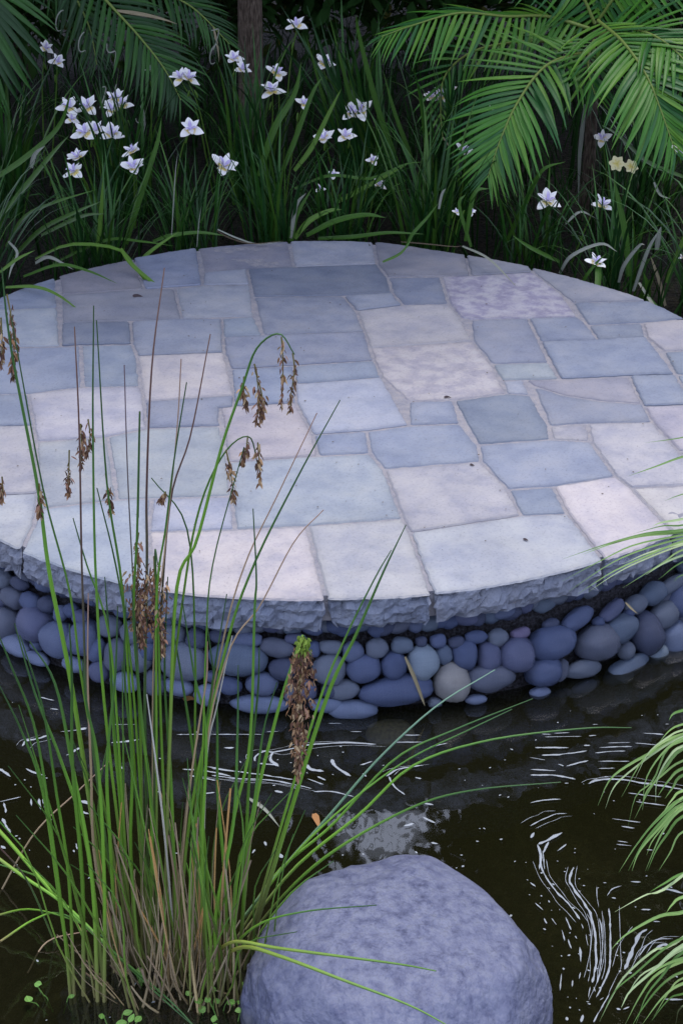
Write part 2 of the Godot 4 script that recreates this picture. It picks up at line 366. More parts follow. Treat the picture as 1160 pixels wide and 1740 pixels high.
const STEMS := [
	["g", 0.0045, [-0.383, -0.3, -2.195, -0.408, 0.259, -2.19, -0.43, 0.493, -2.184, -0.438, 0.642, -2.179, -0.45, 0.861, -2.173, -0.453, 0.978, -2.168]],
	["g", 0.0025, [-0.348, -0.3, -2.195, -0.389, 0.263, -2.184, -0.401, 0.469, -2.173, -0.422, 0.65, -2.162, -0.443, 0.913, -2.151]],
	["b", 0.0025, [-0.363, -0.3, -2.195, -0.384, 0.21, -2.182, -0.379, 0.471, -2.17, -0.364, 0.736, -2.157, -0.358, 0.903, -2.144]],
	["g", 0.003, [-0.346, -0.3, -2.195, -0.36, 0.213, -2.177, -0.359, 0.487, -2.159, -0.342, 0.743, -2.141, -0.327, 0.941, -2.123]],
	["g", 0.003, [-0.326, -0.3, -2.195, -0.325, 0.208, -2.184, -0.325, 0.479, -2.173, -0.334, 0.659, -2.163, -0.329, 0.909, -2.152]],
	["p", 0.0015, [-0.33, -0.3, -2.209, -0.309, 0.258, -2.192, -0.303, 0.518, -2.175, -0.299, 0.68, -2.158, -0.294, 0.849, -2.14]],
	["b", 0.003, [-0.323, -0.3, -2.195, -0.307, 0.193, -2.206, -0.294, 0.494, -2.218, -0.287, 0.616, -2.229, -0.266, 0.807, -2.24, -0.245, 0.948, -2.251]],
	["b", 0.0025, [-0.316, -0.3, -2.195, -0.289, 0.201, -2.194, -0.274, 0.416, -2.193, -0.243, 0.616, -2.192, -0.217, 0.72, -2.191, -0.18, 0.874, -2.19]],
	["g", 0.0025, [-0.313, -0.3, -2.195, -0.29, 0.211, -2.181, -0.273, 0.473, -2.166, -0.249, 0.589, -2.152, -0.229, 0.709, -2.138, -0.209, 0.831, -2.123]],
	["t", 0.0015, [-0.318, -0.3, -2.195, -0.283, 0.315, -2.187, -0.263, 0.525, -2.18, -0.234, 0.729, -2.172, -0.219, 0.848, -2.164]],
	["g", 0.0035, [-0.303, -0.3, -2.195, -0.27, 0.206, -2.187, -0.243, 0.476, -2.179, -0.213, 0.56, -2.17, -0.165, 0.715, -2.162, -0.137, 0.809, -2.154, -0.111, 0.871, -2.146, -0.083, 0.897, -2.137, -0.063, 0.869, -2.129]],
	["g", 0.0025, [-0.298, -0.3, -2.195, -0.267, 0.195, -2.203, -0.236, 0.458, -2.21, -0.207, 0.593, -2.217, -0.166, 0.676, -2.225, -0.136, 0.699, -2.232, -0.122, 0.65, -2.239]],
	["g", 0.0035, [-0.278, -0.3, -2.195, -0.241, 0.029, -2.194, -0.18, 0.354, -2.193, -0.13, 0.499, -2.192, -0.068, 0.645, -2.191, -0.002, 0.775, -2.19]],
	["t", 0.002, [-0.268, -0.3, -2.195, -0.229, 0.106, -2.2, -0.179, 0.367, -2.205, -0.14, 0.498, -2.21, -0.094, 0.613, -2.216, -0.035, 0.741, -2.221]],
	["t", 0.002, [-0.234, -0.3, -2.195, -0.213, 0.147, -2.192, -0.174, 0.357, -2.189, -0.123, 0.442, -2.186, -0.069, 0.553, -2.182, -0.026, 0.607, -2.179]],
	["g", 0.0035, [-0.224, -0.3, -2.195, -0.175, 0.032, -2.191, -0.147, 0.184, -2.187, -0.126, 0.433, -2.183, -0.127, 0.496, -2.179, -0.127, 0.611, -2.175]],
	["g", 0.0051, [-0.162, -0.3, -2.253, -0.088, -0.026, -2.265, -0.019, 0.223, -2.276, 0.019, 0.326, -2.288, 0.064, 0.437, -2.3, 0.099, 0.512, -2.311]],
	["g", 0.0031, [-0.167, -0.3, -2.253, -0.097, -0.022, -2.259, -0.033, 0.22, -2.265, 0.009, 0.337, -2.271, 0.054, 0.44, -2.277, 0.076, 0.483, -2.283]],
	["g", 0.004, [-0.176, -0.3, -2.224, -0.144, 0.003, -2.228, -0.102, 0.208, -2.232, -0.073, 0.316, -2.236, -0.061, 0.354, -2.241, -0.053, 0.321, -2.245]],
	["g", 0.003, [-0.338, -0.3, -2.195, -0.315, 0.21, -2.182, -0.304, 0.432, -2.168, -0.29, 0.588, -2.154, -0.275, 0.779, -2.141, -0.286, 0.622, -2.127]],
	["g", 0.003, [-0.288, -0.3, -2.195, -0.279, 0.209, -2.183, -0.276, 0.399, -2.172, -0.271, 0.546, -2.16, -0.265, 0.533, -2.148]],
	["g", 0.0025, [-0.353, -0.3, -2.195, -0.349, 0.137, -2.205, -0.354, 0.372, -2.214, -0.379, 0.491, -2.223, -0.397, 0.565, -2.233]],
	["g", 0.0025, [-0.323, -0.3, -2.195, -0.314, 0.154, -2.182, -0.318, 0.379, -2.169, -0.325, 0.529, -2.157, -0.344, 0.66, -2.144]],
	["g", 0.0025, [-0.244, -0.3, -2.195, -0.233, 0.137, -2.205, -0.221, 0.35, -2.215, -0.228, 0.549, -2.226, -0.278, 0.63, -2.236]],
	["g", 0.002, [-0.249, -0.3, -2.195, -0.222, 0.149, -2.189, -0.208, 0.371, -2.182, -0.19, 0.518, -2.175, -0.137, 0.712, -2.169]],
	["g", 0.0036, [-0.185, -0.3, -2.313, -0.112, -0.172, -2.321, -0.02, -0.08, -2.33, 0.089, 0.052, -2.338, 0.191, 0.106, -2.347, 0.316, 0.162, -2.355]],
	["g", 0.0036, [-0.184, -0.3, -2.283, -0.08, -0.149, -2.293, 0.03, -0.037, -2.303, 0.122, 0.058, -2.313, 0.243, 0.102, -2.322, 0.399, 0.119, -2.332, 0.481, 0.113, -2.342]],
	["g", 0.0036, [-0.178, -0.3, -2.268, -0.079, -0.149, -2.255, 0.0, -0.052, -2.243, 0.119, 0.036, -2.231, 0.213, 0.081, -2.218, 0.349, 0.103, -2.206]],
	["s", 0.0036, [-0.191, -0.3, -2.313, -0.101, -0.164, -2.319, -0.02, -0.049, -2.325, 0.059, 0.057, -2.331, 0.155, 0.159, -2.337, 0.25, 0.226, -2.344]],
	["g", 0.0026, [-0.193, -0.3, -2.268, -0.11, -0.146, -2.274, -0.02, -0.026, -2.28, 0.097, 0.078, -2.286, 0.201, 0.144, -2.292, 0.276, 0.18, -2.298]],
	["y", 0.0036, [-0.218, -0.3, -2.253, -0.167, -0.057, -2.015, -0.092, 0.002, -1.939, 0.0, 0.033, -1.884, 0.083, 0.058, -1.839, 0.131, 0.083, -1.8]],
	["y", 0.0041, [-0.21, -0.3, -2.241, -0.154, -0.059, -2.009, -0.092, -0.017, -1.935, 0.0, -0.01, -1.882, 0.093, -0.016, -1.838, 0.159, -0.025, -1.8]],
	["g", 0.0025, [-0.202, -0.3, -2.253, -0.125, -0.014, -2.0, -0.051, 0.083, -1.919, 0.049, 0.149, -1.86]],
	["g", 0.0048, [-0.688, -0.158, -2.518, -0.597, -0.178, -2.417, -0.483, -0.198, -2.275, -0.398, -0.218, -2.188, -0.297, -0.238, -2.092, -0.236, -0.258, -2.041]],
	["g", 0.0041, [-0.641, -0.158, -2.383, -0.548, -0.178, -2.313, -0.471, -0.198, -2.26, -0.371, -0.218, -2.167, -0.277, -0.238, -2.079, -0.221, -0.258, -2.021]],
	["g", 0.0024, [-0.411, -0.158, -2.128, -0.509, -0.191, -2.313, -0.609, -0.225, -2.404, -0.665, -0.258, -2.458]],
	["g", 0.0034, [-0.448, -0.3, -2.126, -0.444, -0.143, -2.111, -0.443, 0.049, -2.096, -0.453, 0.281, -2.081, -0.473, 0.415, -2.066, -0.488, 0.493, -2.051]],
	["g", 0.0039, [-0.44, -0.3, -2.126, -0.448, -0.091, -2.122, -0.457, 0.145, -2.118, -0.478, 0.258, -2.114, -0.504, 0.35, -2.11]],
	["g", 0.0034, [-0.443, -0.3, -2.126, -0.43, -0.027, -2.117, -0.432, 0.153, -2.108, -0.444, 0.321, -2.1, -0.462, 0.449, -2.091]],
	["g", 0.0039, [-0.388, -0.3, -2.112, -0.397, 0.03, -2.12, -0.427, 0.194, -2.128, -0.459, 0.317, -2.136, -0.48, 0.437, -2.144]],
	["g", 0.0039, [-0.392, -0.3, -2.112, -0.37, -0.008, -2.094, -0.36, 0.231, -2.076, -0.367, 0.349, -2.058, -0.366, 0.441, -2.04]],
	["g", 0.0044, [-0.402, -0.3, -2.112, -0.389, -0.015, -2.103, -0.403, 0.218, -2.094, -0.42, 0.372, -2.085, -0.446, 0.449, -2.076]],
	["g", 0.004, [-0.376, -0.3, -2.181, -0.367, -0.005, -2.162, -0.358, 0.182, -2.143, -0.336, 0.356, -2.125, -0.321, 0.489, -2.106]],
	["g", 0.0044, [-0.428, -0.3, -2.126, -0.41, -0.02, -2.109, -0.4, 0.219, -2.093, -0.39, 0.388, -2.077, -0.384, 0.487, -2.061]],
	["g", 0.004, [-0.188, -0.3, -2.181, -0.173, -0.084, -2.186, -0.141, 0.056, -2.19, -0.124, 0.201, -2.195, -0.099, 0.297, -2.199]],
	["g", 0.004, [-0.174, -0.3, -2.195, -0.162, -0.094, -2.198, -0.145, 0.106, -2.2, -0.131, 0.273, -2.202, -0.125, 0.357, -2.205]],
	["g", 0.004, [-0.193, -0.3, -2.181, -0.193, -0.088, -2.19, -0.195, 0.084, -2.199, -0.197, 0.247, -2.209, -0.204, 0.391, -2.218]],
	["g", 0.004, [-0.218, -0.3, -2.181, -0.219, -0.028, -2.191, -0.233, 0.14, -2.201, -0.25, 0.3, -2.211, -0.259, 0.4, -2.221]],
	["g", 0.0044, [-0.199, -0.3, -2.126, -0.2, -0.118, -2.138, -0.172, 0.063, -2.151, -0.163, 0.223, -2.164, -0.156, 0.343, -2.177]],
	["g", 0.004, [-0.228, -0.3, -2.181, -0.224, -0.024, -2.186, -0.213, 0.204, -2.19, -0.225, 0.31, -2.194, -0.238, 0.444, -2.199]],
	["g", 0.004, [-0.327, -0.3, -2.181, -0.305, 0.044, -2.175, -0.304, 0.219, -2.169, -0.305, 0.363, -2.163, -0.306, 0.489, -2.157]],
	["g", 0.0045, [-0.363, -0.3, -2.195, -0.357, 0.017, -2.21, -0.358, 0.18, -2.225, -0.355, 0.335, -2.24, -0.36, 0.452, -2.255]],
	["g", 0.004, [-0.342, -0.3, -2.181, -0.336, -0.013, -2.172, -0.329, 0.167, -2.164, -0.325, 0.336, -2.155, -0.314, 0.475, -2.146]],
	["g", 0.004, [-0.277, -0.3, -2.181, -0.274, -0.023, -2.184, -0.273, 0.15, -2.187, -0.272, 0.313, -2.191, -0.257, 0.487, -2.194]],
	["g", 0.0035, [-0.257, -0.3, -2.181, -0.238, -0.023, -2.185, -0.217, 0.149, -2.189, -0.194, 0.311, -2.194, -0.171, 0.455, -2.198]],
	["t", 0.003, [-0.361, -0.3, -2.181, -0.394, -0.045, -2.167, -0.387, 0.175, -2.154, -0.376, 0.346, -2.14, -0.365, 0.499, -2.126]],
	["t", 0.0025, [-0.288, -0.3, -2.195, -0.244, 0.065, -2.193, -0.219, 0.236, -2.192, -0.209, 0.314, -2.19, -0.202, 0.378, -2.188]],
	["w", 0.0025, [-0.239, -0.3, -2.195, -0.223, 0.025, -2.199, -0.213, 0.173, -2.203, -0.197, 0.248, -2.207, -0.166, 0.374, -2.211]],
	["t", 0.0021, [-0.622, -0.3, -2.391, -0.538, -0.149, -2.388, -0.458, -0.051, -2.386, -0.392, 0.019, -2.383]],
	["b", 0.002, [-0.486, -0.3, -2.253, -0.522, -0.13, -2.24, -0.561, -0.045, -2.227, -0.575, -0.011, -2.214]],
	["t", 0.003, [-0.258, -0.3, -2.195, -0.278, -0.009, -2.213, -0.294, 0.084, -2.23, -0.3, 0.141, -2.247]],
	["w", 0.0025, [-0.278, -0.3, -2.195, -0.278, 0.013, -2.17, -0.287, 0.193, -2.144, -0.289, 0.329, -2.119]],
	["g", 0.0024, [-0.554, -0.158, -2.128, -0.515, -0.191, -2.223, -0.474, -0.225, -2.268, -0.392, -0.258, -2.24]],
	["g", 0.0024, [-0.584, -0.158, -2.185, -0.528, -0.191, -2.245, -0.441, -0.225, -2.246, -0.381, -0.258, -2.225]],
	["t", 0.002, [-0.534, -0.3, -2.209, -0.504, -0.258, -2.238, -0.438, -0.258, -2.266]],
]
const HEADS := [
	["S", [-0.082, 0.874, -2.18, -0.081, 0.85, -2.18, -0.081, 0.815, -2.18, -0.084, 0.77, -2.18]],
	["S", [-0.067, 0.85, -2.18, -0.065, 0.824, -2.18, -0.07, 0.788, -2.18, -0.071, 0.761, -2.18]],
	["S", [-0.135, 0.815, -2.18, -0.136, 0.797, -2.18, -0.133, 0.77, -2.18]],
	["S", [-0.12, 0.834, -2.18, -0.117, 0.815, -2.18, -0.115, 0.779, -2.18, -0.119, 0.743, -2.18]],
	["S", [-0.114, 0.806, -2.18, -0.11, 0.779, -2.18, -0.112, 0.752, -2.18]],
	["S", [-0.132, 0.723, -2.18, -0.135, 0.702, -2.18, -0.14, 0.683, -2.18]],
	["S", [-0.118, 0.714, -2.18, -0.117, 0.688, -2.18, -0.116, 0.651, -2.18]],
	["S", [-0.163, 0.702, -2.18, -0.158, 0.669, -2.18, -0.154, 0.622, -2.18]],
	["S", [-0.366, 0.743, -2.18, -0.367, 0.716, -2.18, -0.37, 0.679, -2.18]],
	["S", [-0.355, 0.75, -2.18, -0.354, 0.725, -2.18, -0.359, 0.697, -2.18]],
	["S", [-0.385, 0.702, -2.18, -0.388, 0.669, -2.18, -0.392, 0.632, -2.18]],
	["S", [-0.336, 0.665, -2.18, -0.334, 0.632, -2.18, -0.331, 0.603, -2.18]],
	["M", [-0.452, 0.936, -2.18, -0.449, 0.902, -2.18, -0.449, 0.859, -2.18, -0.455, 0.815, -2.18]],
	["S", [-0.484, 0.66, -2.18, -0.485, 0.641, -2.18, -0.489, 0.622, -2.18]],
	["S", [-0.294, 0.569, -2.18, -0.298, 0.545, -2.18, -0.298, 0.525, -2.18]],
	["S", [-0.252, 0.636, -2.18, -0.258, 0.622, -2.18]],
	["X", [-0.057, 0.441, -2.1, -0.059, 0.393, -2.1, -0.062, 0.341, -2.1, -0.063, 0.278, -2.1, -0.066, 0.192, -2.1]],
	["L", [-0.296, 0.527, -2.18, -0.301, 0.485, -2.18, -0.301, 0.435, -2.18, -0.301, 0.378, -2.18]],
	["L", [-0.274, 0.53, -2.18, -0.275, 0.485, -2.18, -0.275, 0.424, -2.18, -0.271, 0.362, -2.18]],
	["S", [-0.463, 0.902, -2.18, -0.465, 0.867, -2.18, -0.469, 0.833, -2.18]],
	["S", [-0.432, 0.649, -2.18, -0.432, 0.622, -2.18, -0.435, 0.598, -2.18]],
]
const GRASS := [
	["a", [0.852, 0.112, -2.96, 0.749, 0.214, -2.936, 0.66, 0.203, -2.912, 0.614, 0.208, -2.888, 0.59, 0.212, -2.864]],
	["a", [0.847, 0.108, -2.94, 0.745, 0.21, -2.916, 0.656, 0.2, -2.892, 0.611, 0.211, -2.868, 0.552, 0.207, -2.844]],
	["a", [0.843, 0.109, -2.92, 0.742, 0.208, -2.9, 0.655, 0.196, -2.88, 0.585, 0.2, -2.86, 0.508, 0.189, -2.84, 0.419, 0.166, -2.82]],
	["a", [0.856, 0.076, -2.96, 0.753, 0.177, -2.94, 0.665, 0.164, -2.92, 0.57, 0.153, -2.9, 0.507, 0.132, -2.88, 0.426, 0.094, -2.86]],
	["a", [0.851, 0.08, -2.94, 0.749, 0.18, -2.92, 0.661, 0.168, -2.9, 0.58, 0.153, -2.88, 0.515, 0.132, -2.86, 0.437, 0.083, -2.84]],
	["a", [0.846, 0.084, -2.92, 0.744, 0.184, -2.9, 0.657, 0.172, -2.88, 0.589, 0.152, -2.86, 0.518, 0.126, -2.84, 0.452, 0.089, -2.82]],
	["a", [0.858, 0.053, -2.96, 0.756, 0.155, -2.94, 0.667, 0.142, -2.92, 0.586, 0.118, -2.9, 0.533, 0.1, -2.88, 0.478, 0.07, -2.86]],
	["a", [0.854, 0.053, -2.94, 0.751, 0.156, -2.916, 0.661, 0.146, -2.892, 0.618, 0.13, -2.868, 0.541, 0.088, -2.844]],
	["a", [0.85, 0.052, -2.92, 0.747, 0.156, -2.896, 0.658, 0.145, -2.872, 0.614, 0.139, -2.848, 0.58, 0.129, -2.824]],
	["a", [0.863, 0.013, -2.96, 0.757, 0.122, -2.93, 0.666, 0.115, -2.9, 0.614, 0.092, -2.87]],
	["a", [0.861, -0.005, -2.94, 0.755, 0.104, -2.91, 0.664, 0.097, -2.88, 0.64, 0.099, -2.85]],
	["a", [0.843, 0.104, -2.92, 0.742, 0.204, -2.9, 0.655, 0.192, -2.88, 0.573, 0.194, -2.86, 0.513, 0.188, -2.84, 0.456, 0.176, -2.82]],
	["a", [0.858, 0.056, -2.96, 0.754, 0.16, -2.936, 0.665, 0.15, -2.912, 0.595, 0.142, -2.888, 0.541, 0.13, -2.864]],
	["a", [0.825, 0.301, -2.94, 0.724, 0.399, -2.91, 0.636, 0.392, -2.88, 0.56, 0.395, -2.85]],
	["a", [0.824, 0.27, -2.92, 0.724, 0.366, -2.896, 0.638, 0.356, -2.872, 0.583, 0.347, -2.848, 0.529, 0.339, -2.824]],
	["a", [0.845, 0.167, -2.96, 0.741, 0.27, -2.93, 0.652, 0.263, -2.9, 0.611, 0.264, -2.87]],
	["b", [0.785, -0.119, -2.54, 0.689, -0.005, -2.523, 0.608, -0.016, -2.506, 0.569, -0.031, -2.489, 0.51, -0.056, -2.471, 0.474, -0.078, -2.454, 0.454, -0.121, -2.437]],
	["b", [0.779, -0.108, -2.52, 0.684, 0.004, -2.503, 0.604, -0.006, -2.486, 0.554, -0.028, -2.469, 0.496, -0.07, -2.451, 0.476, -0.086, -2.434, 0.464, -0.112, -2.417]],
	["b", [0.774, -0.102, -2.5, 0.679, 0.01, -2.483, 0.6, -0.001, -2.466, 0.567, -0.011, -2.449, 0.546, -0.061, -2.431, 0.515, -0.082, -2.414, 0.503, -0.135, -2.397]],
	["b", [0.789, -0.15, -2.54, 0.691, -0.033, -2.52, 0.609, -0.042, -2.5, 0.576, -0.071, -2.48, 0.547, -0.105, -2.46, 0.522, -0.153, -2.44]],
	["b", [0.786, -0.162, -2.52, 0.689, -0.045, -2.5, 0.607, -0.054, -2.48, 0.568, -0.071, -2.46, 0.538, -0.093, -2.44, 0.53, -0.118, -2.42]],
	["b", [0.781, -0.164, -2.5, 0.684, -0.045, -2.476, 0.602, -0.05, -2.452, 0.573, -0.058, -2.428, 0.55, -0.077, -2.404]],
	["b", [0.782, -0.095, -2.54, 0.685, 0.022, -2.516, 0.603, 0.016, -2.492, 0.575, 0.02, -2.468, 0.553, 0.012, -2.444]],
	["b", [0.772, -0.05, -2.52, 0.676, 0.065, -2.496, 0.595, 0.059, -2.472, 0.572, 0.067, -2.448, 0.561, 0.071, -2.424]],
	["b", [0.783, -0.179, -2.5, 0.685, -0.059, -2.476, 0.603, -0.065, -2.452, 0.581, -0.075, -2.428, 0.564, -0.08, -2.404]],
	["b", [0.785, -0.117, -2.54, 0.688, -0.002, -2.52, 0.607, -0.011, -2.5, 0.568, -0.014, -2.48, 0.53, -0.039, -2.46, 0.495, -0.105, -2.44]],
	["b", [0.782, -0.129, -2.52, 0.685, -0.014, -2.5, 0.604, -0.022, -2.48, 0.576, -0.033, -2.46, 0.555, -0.067, -2.44, 0.552, -0.101, -2.42]],
	["b", [0.773, -0.097, -2.5, 0.678, 0.017, -2.48, 0.598, 0.009, -2.46, 0.559, -0.01, -2.44, 0.531, -0.05, -2.42, 0.526, -0.1, -2.4]],
	["b", [0.784, -0.108, -2.54, 0.687, 0.007, -2.52, 0.606, -0.002, -2.5, 0.577, -0.002, -2.48, 0.54, -0.022, -2.46, 0.515, -0.067, -2.44]],
	["b", [0.756, -0.158, -2.39, 0.662, -0.043, -2.37, 0.584, -0.05, -2.35, 0.546, -0.071, -2.33, 0.512, -0.106, -2.31, 0.488, -0.146, -2.29]],
	["b", [0.75, -0.145, -2.37, 0.657, -0.031, -2.35, 0.579, -0.038, -2.33, 0.538, -0.07, -2.31, 0.504, -0.104, -2.29, 0.49, -0.13, -2.27]],
	["b", [0.745, -0.135, -2.35, 0.651, -0.018, -2.326, 0.573, -0.022, -2.302, 0.536, -0.055, -2.278, 0.509, -0.117, -2.254]],
	["b", [0.759, -0.184, -2.39, 0.665, -0.068, -2.37, 0.586, -0.076, -2.35, 0.556, -0.102, -2.33, 0.536, -0.12, -2.31, 0.521, -0.146, -2.29]],
	["b", [0.757, -0.203, -2.37, 0.662, -0.084, -2.346, 0.582, -0.087, -2.322, 0.558, -0.113, -2.298, 0.536, -0.133, -2.274]],
	["b", [0.742, -0.112, -2.35, 0.65, 0.001, -2.33, 0.572, -0.006, -2.31, 0.526, -0.04, -2.29, 0.492, -0.077, -2.27, 0.464, -0.116, -2.25]],
	["b", [0.753, -0.129, -2.39, 0.658, -0.012, -2.366, 0.579, -0.016, -2.342, 0.557, -0.015, -2.318, 0.536, -0.029, -2.294]],
	["b", [0.751, -0.148, -2.37, 0.657, -0.033, -2.35, 0.579, -0.04, -2.33, 0.56, -0.042, -2.31, 0.525, -0.079, -2.29, 0.512, -0.096, -2.27]],
	["b", [0.742, -0.115, -2.35, 0.65, -0.002, -2.33, 0.573, -0.009, -2.31, 0.544, -0.018, -2.29, 0.506, -0.049, -2.27, 0.477, -0.086, -2.25]],
	["c", [0.7, -0.118, -2.16, 0.611, -0.003, -2.136, 0.537, -0.004, -2.112, 0.504, -0.003, -2.088, 0.477, 0.0, -2.064]],
	["c", [0.746, -0.11, -2.14, 0.595, 0.018, -2.116, 0.502, -0.021, -2.092, 0.471, -0.01, -2.068, 0.421, -0.023, -2.044]],
	["c", [0.693, -0.131, -2.12, 0.605, -0.016, -2.096, 0.531, -0.017, -2.072, 0.51, -0.011, -2.048, 0.496, -0.007, -2.024]],
	["c", [0.71, -0.2, -2.16, 0.622, -0.088, -2.143, 0.548, -0.095, -2.126, 0.511, -0.086, -2.109, 0.477, -0.089, -2.091, 0.444, -0.1, -2.074, 0.423, -0.112, -2.057]],
	["c", [0.71, -0.238, -2.14, 0.622, -0.124, -2.123, 0.548, -0.131, -2.106, 0.512, -0.141, -2.089, 0.47, -0.172, -2.071, 0.435, -0.195, -2.054, 0.413, -0.24, -2.037]],
	["c", [0.705, -0.233, -2.12, 0.616, -0.118, -2.1, 0.543, -0.122, -2.08, 0.498, -0.153, -2.06, 0.457, -0.181, -2.04, 0.441, -0.196, -2.02]],
	["c", [0.722, -0.306, -2.16, 0.632, -0.187, -2.14, 0.556, -0.192, -2.12, 0.509, -0.204, -2.1, 0.482, -0.231, -2.08, 0.459, -0.271, -2.06]],
	["c", [0.718, -0.31, -2.14, 0.628, -0.191, -2.12, 0.553, -0.196, -2.1, 0.516, -0.205, -2.08, 0.484, -0.237, -2.06, 0.464, -0.26, -2.04]],
	["c", [0.715, -0.317, -2.12, 0.624, -0.195, -2.096, 0.548, -0.195, -2.072, 0.511, -0.203, -2.048, 0.478, -0.236, -2.024]],
	["c", [0.731, -0.381, -2.16, 0.638, -0.255, -2.136, 0.561, -0.255, -2.112, 0.532, -0.244, -2.088, 0.498, -0.275, -2.064]],
	["c", [0.774, -0.229, -2.14, 0.622, -0.102, -2.123, 0.528, -0.148, -2.106, 0.499, -0.141, -2.089, 0.453, -0.178, -2.071, 0.432, -0.206, -2.054, 0.412, -0.243, -2.037]],
	["c", [0.708, -0.262, -2.12, 0.618, -0.142, -2.096, 0.543, -0.142, -2.072, 0.505, -0.137, -2.048, 0.476, -0.139, -2.024]],
	["c", [0.734, -0.408, -2.16, 0.639, -0.275, -2.13, 0.56, -0.27, -2.1, 0.543, -0.281, -2.07]],
	["c", [0.713, -0.261, -2.14, 0.623, -0.144, -2.12, 0.549, -0.148, -2.1, 0.508, -0.163, -2.08, 0.472, -0.172, -2.06, 0.445, -0.218, -2.04]],
	["c", [0.707, -0.248, -2.12, 0.618, -0.132, -2.1, 0.544, -0.136, -2.08, 0.51, -0.167, -2.06, 0.483, -0.192, -2.04, 0.467, -0.232, -2.02]],
	["c", [0.727, -0.345, -2.16, 0.634, -0.22, -2.136, 0.557, -0.221, -2.112, 0.53, -0.23, -2.088, 0.504, -0.261, -2.064]],
]
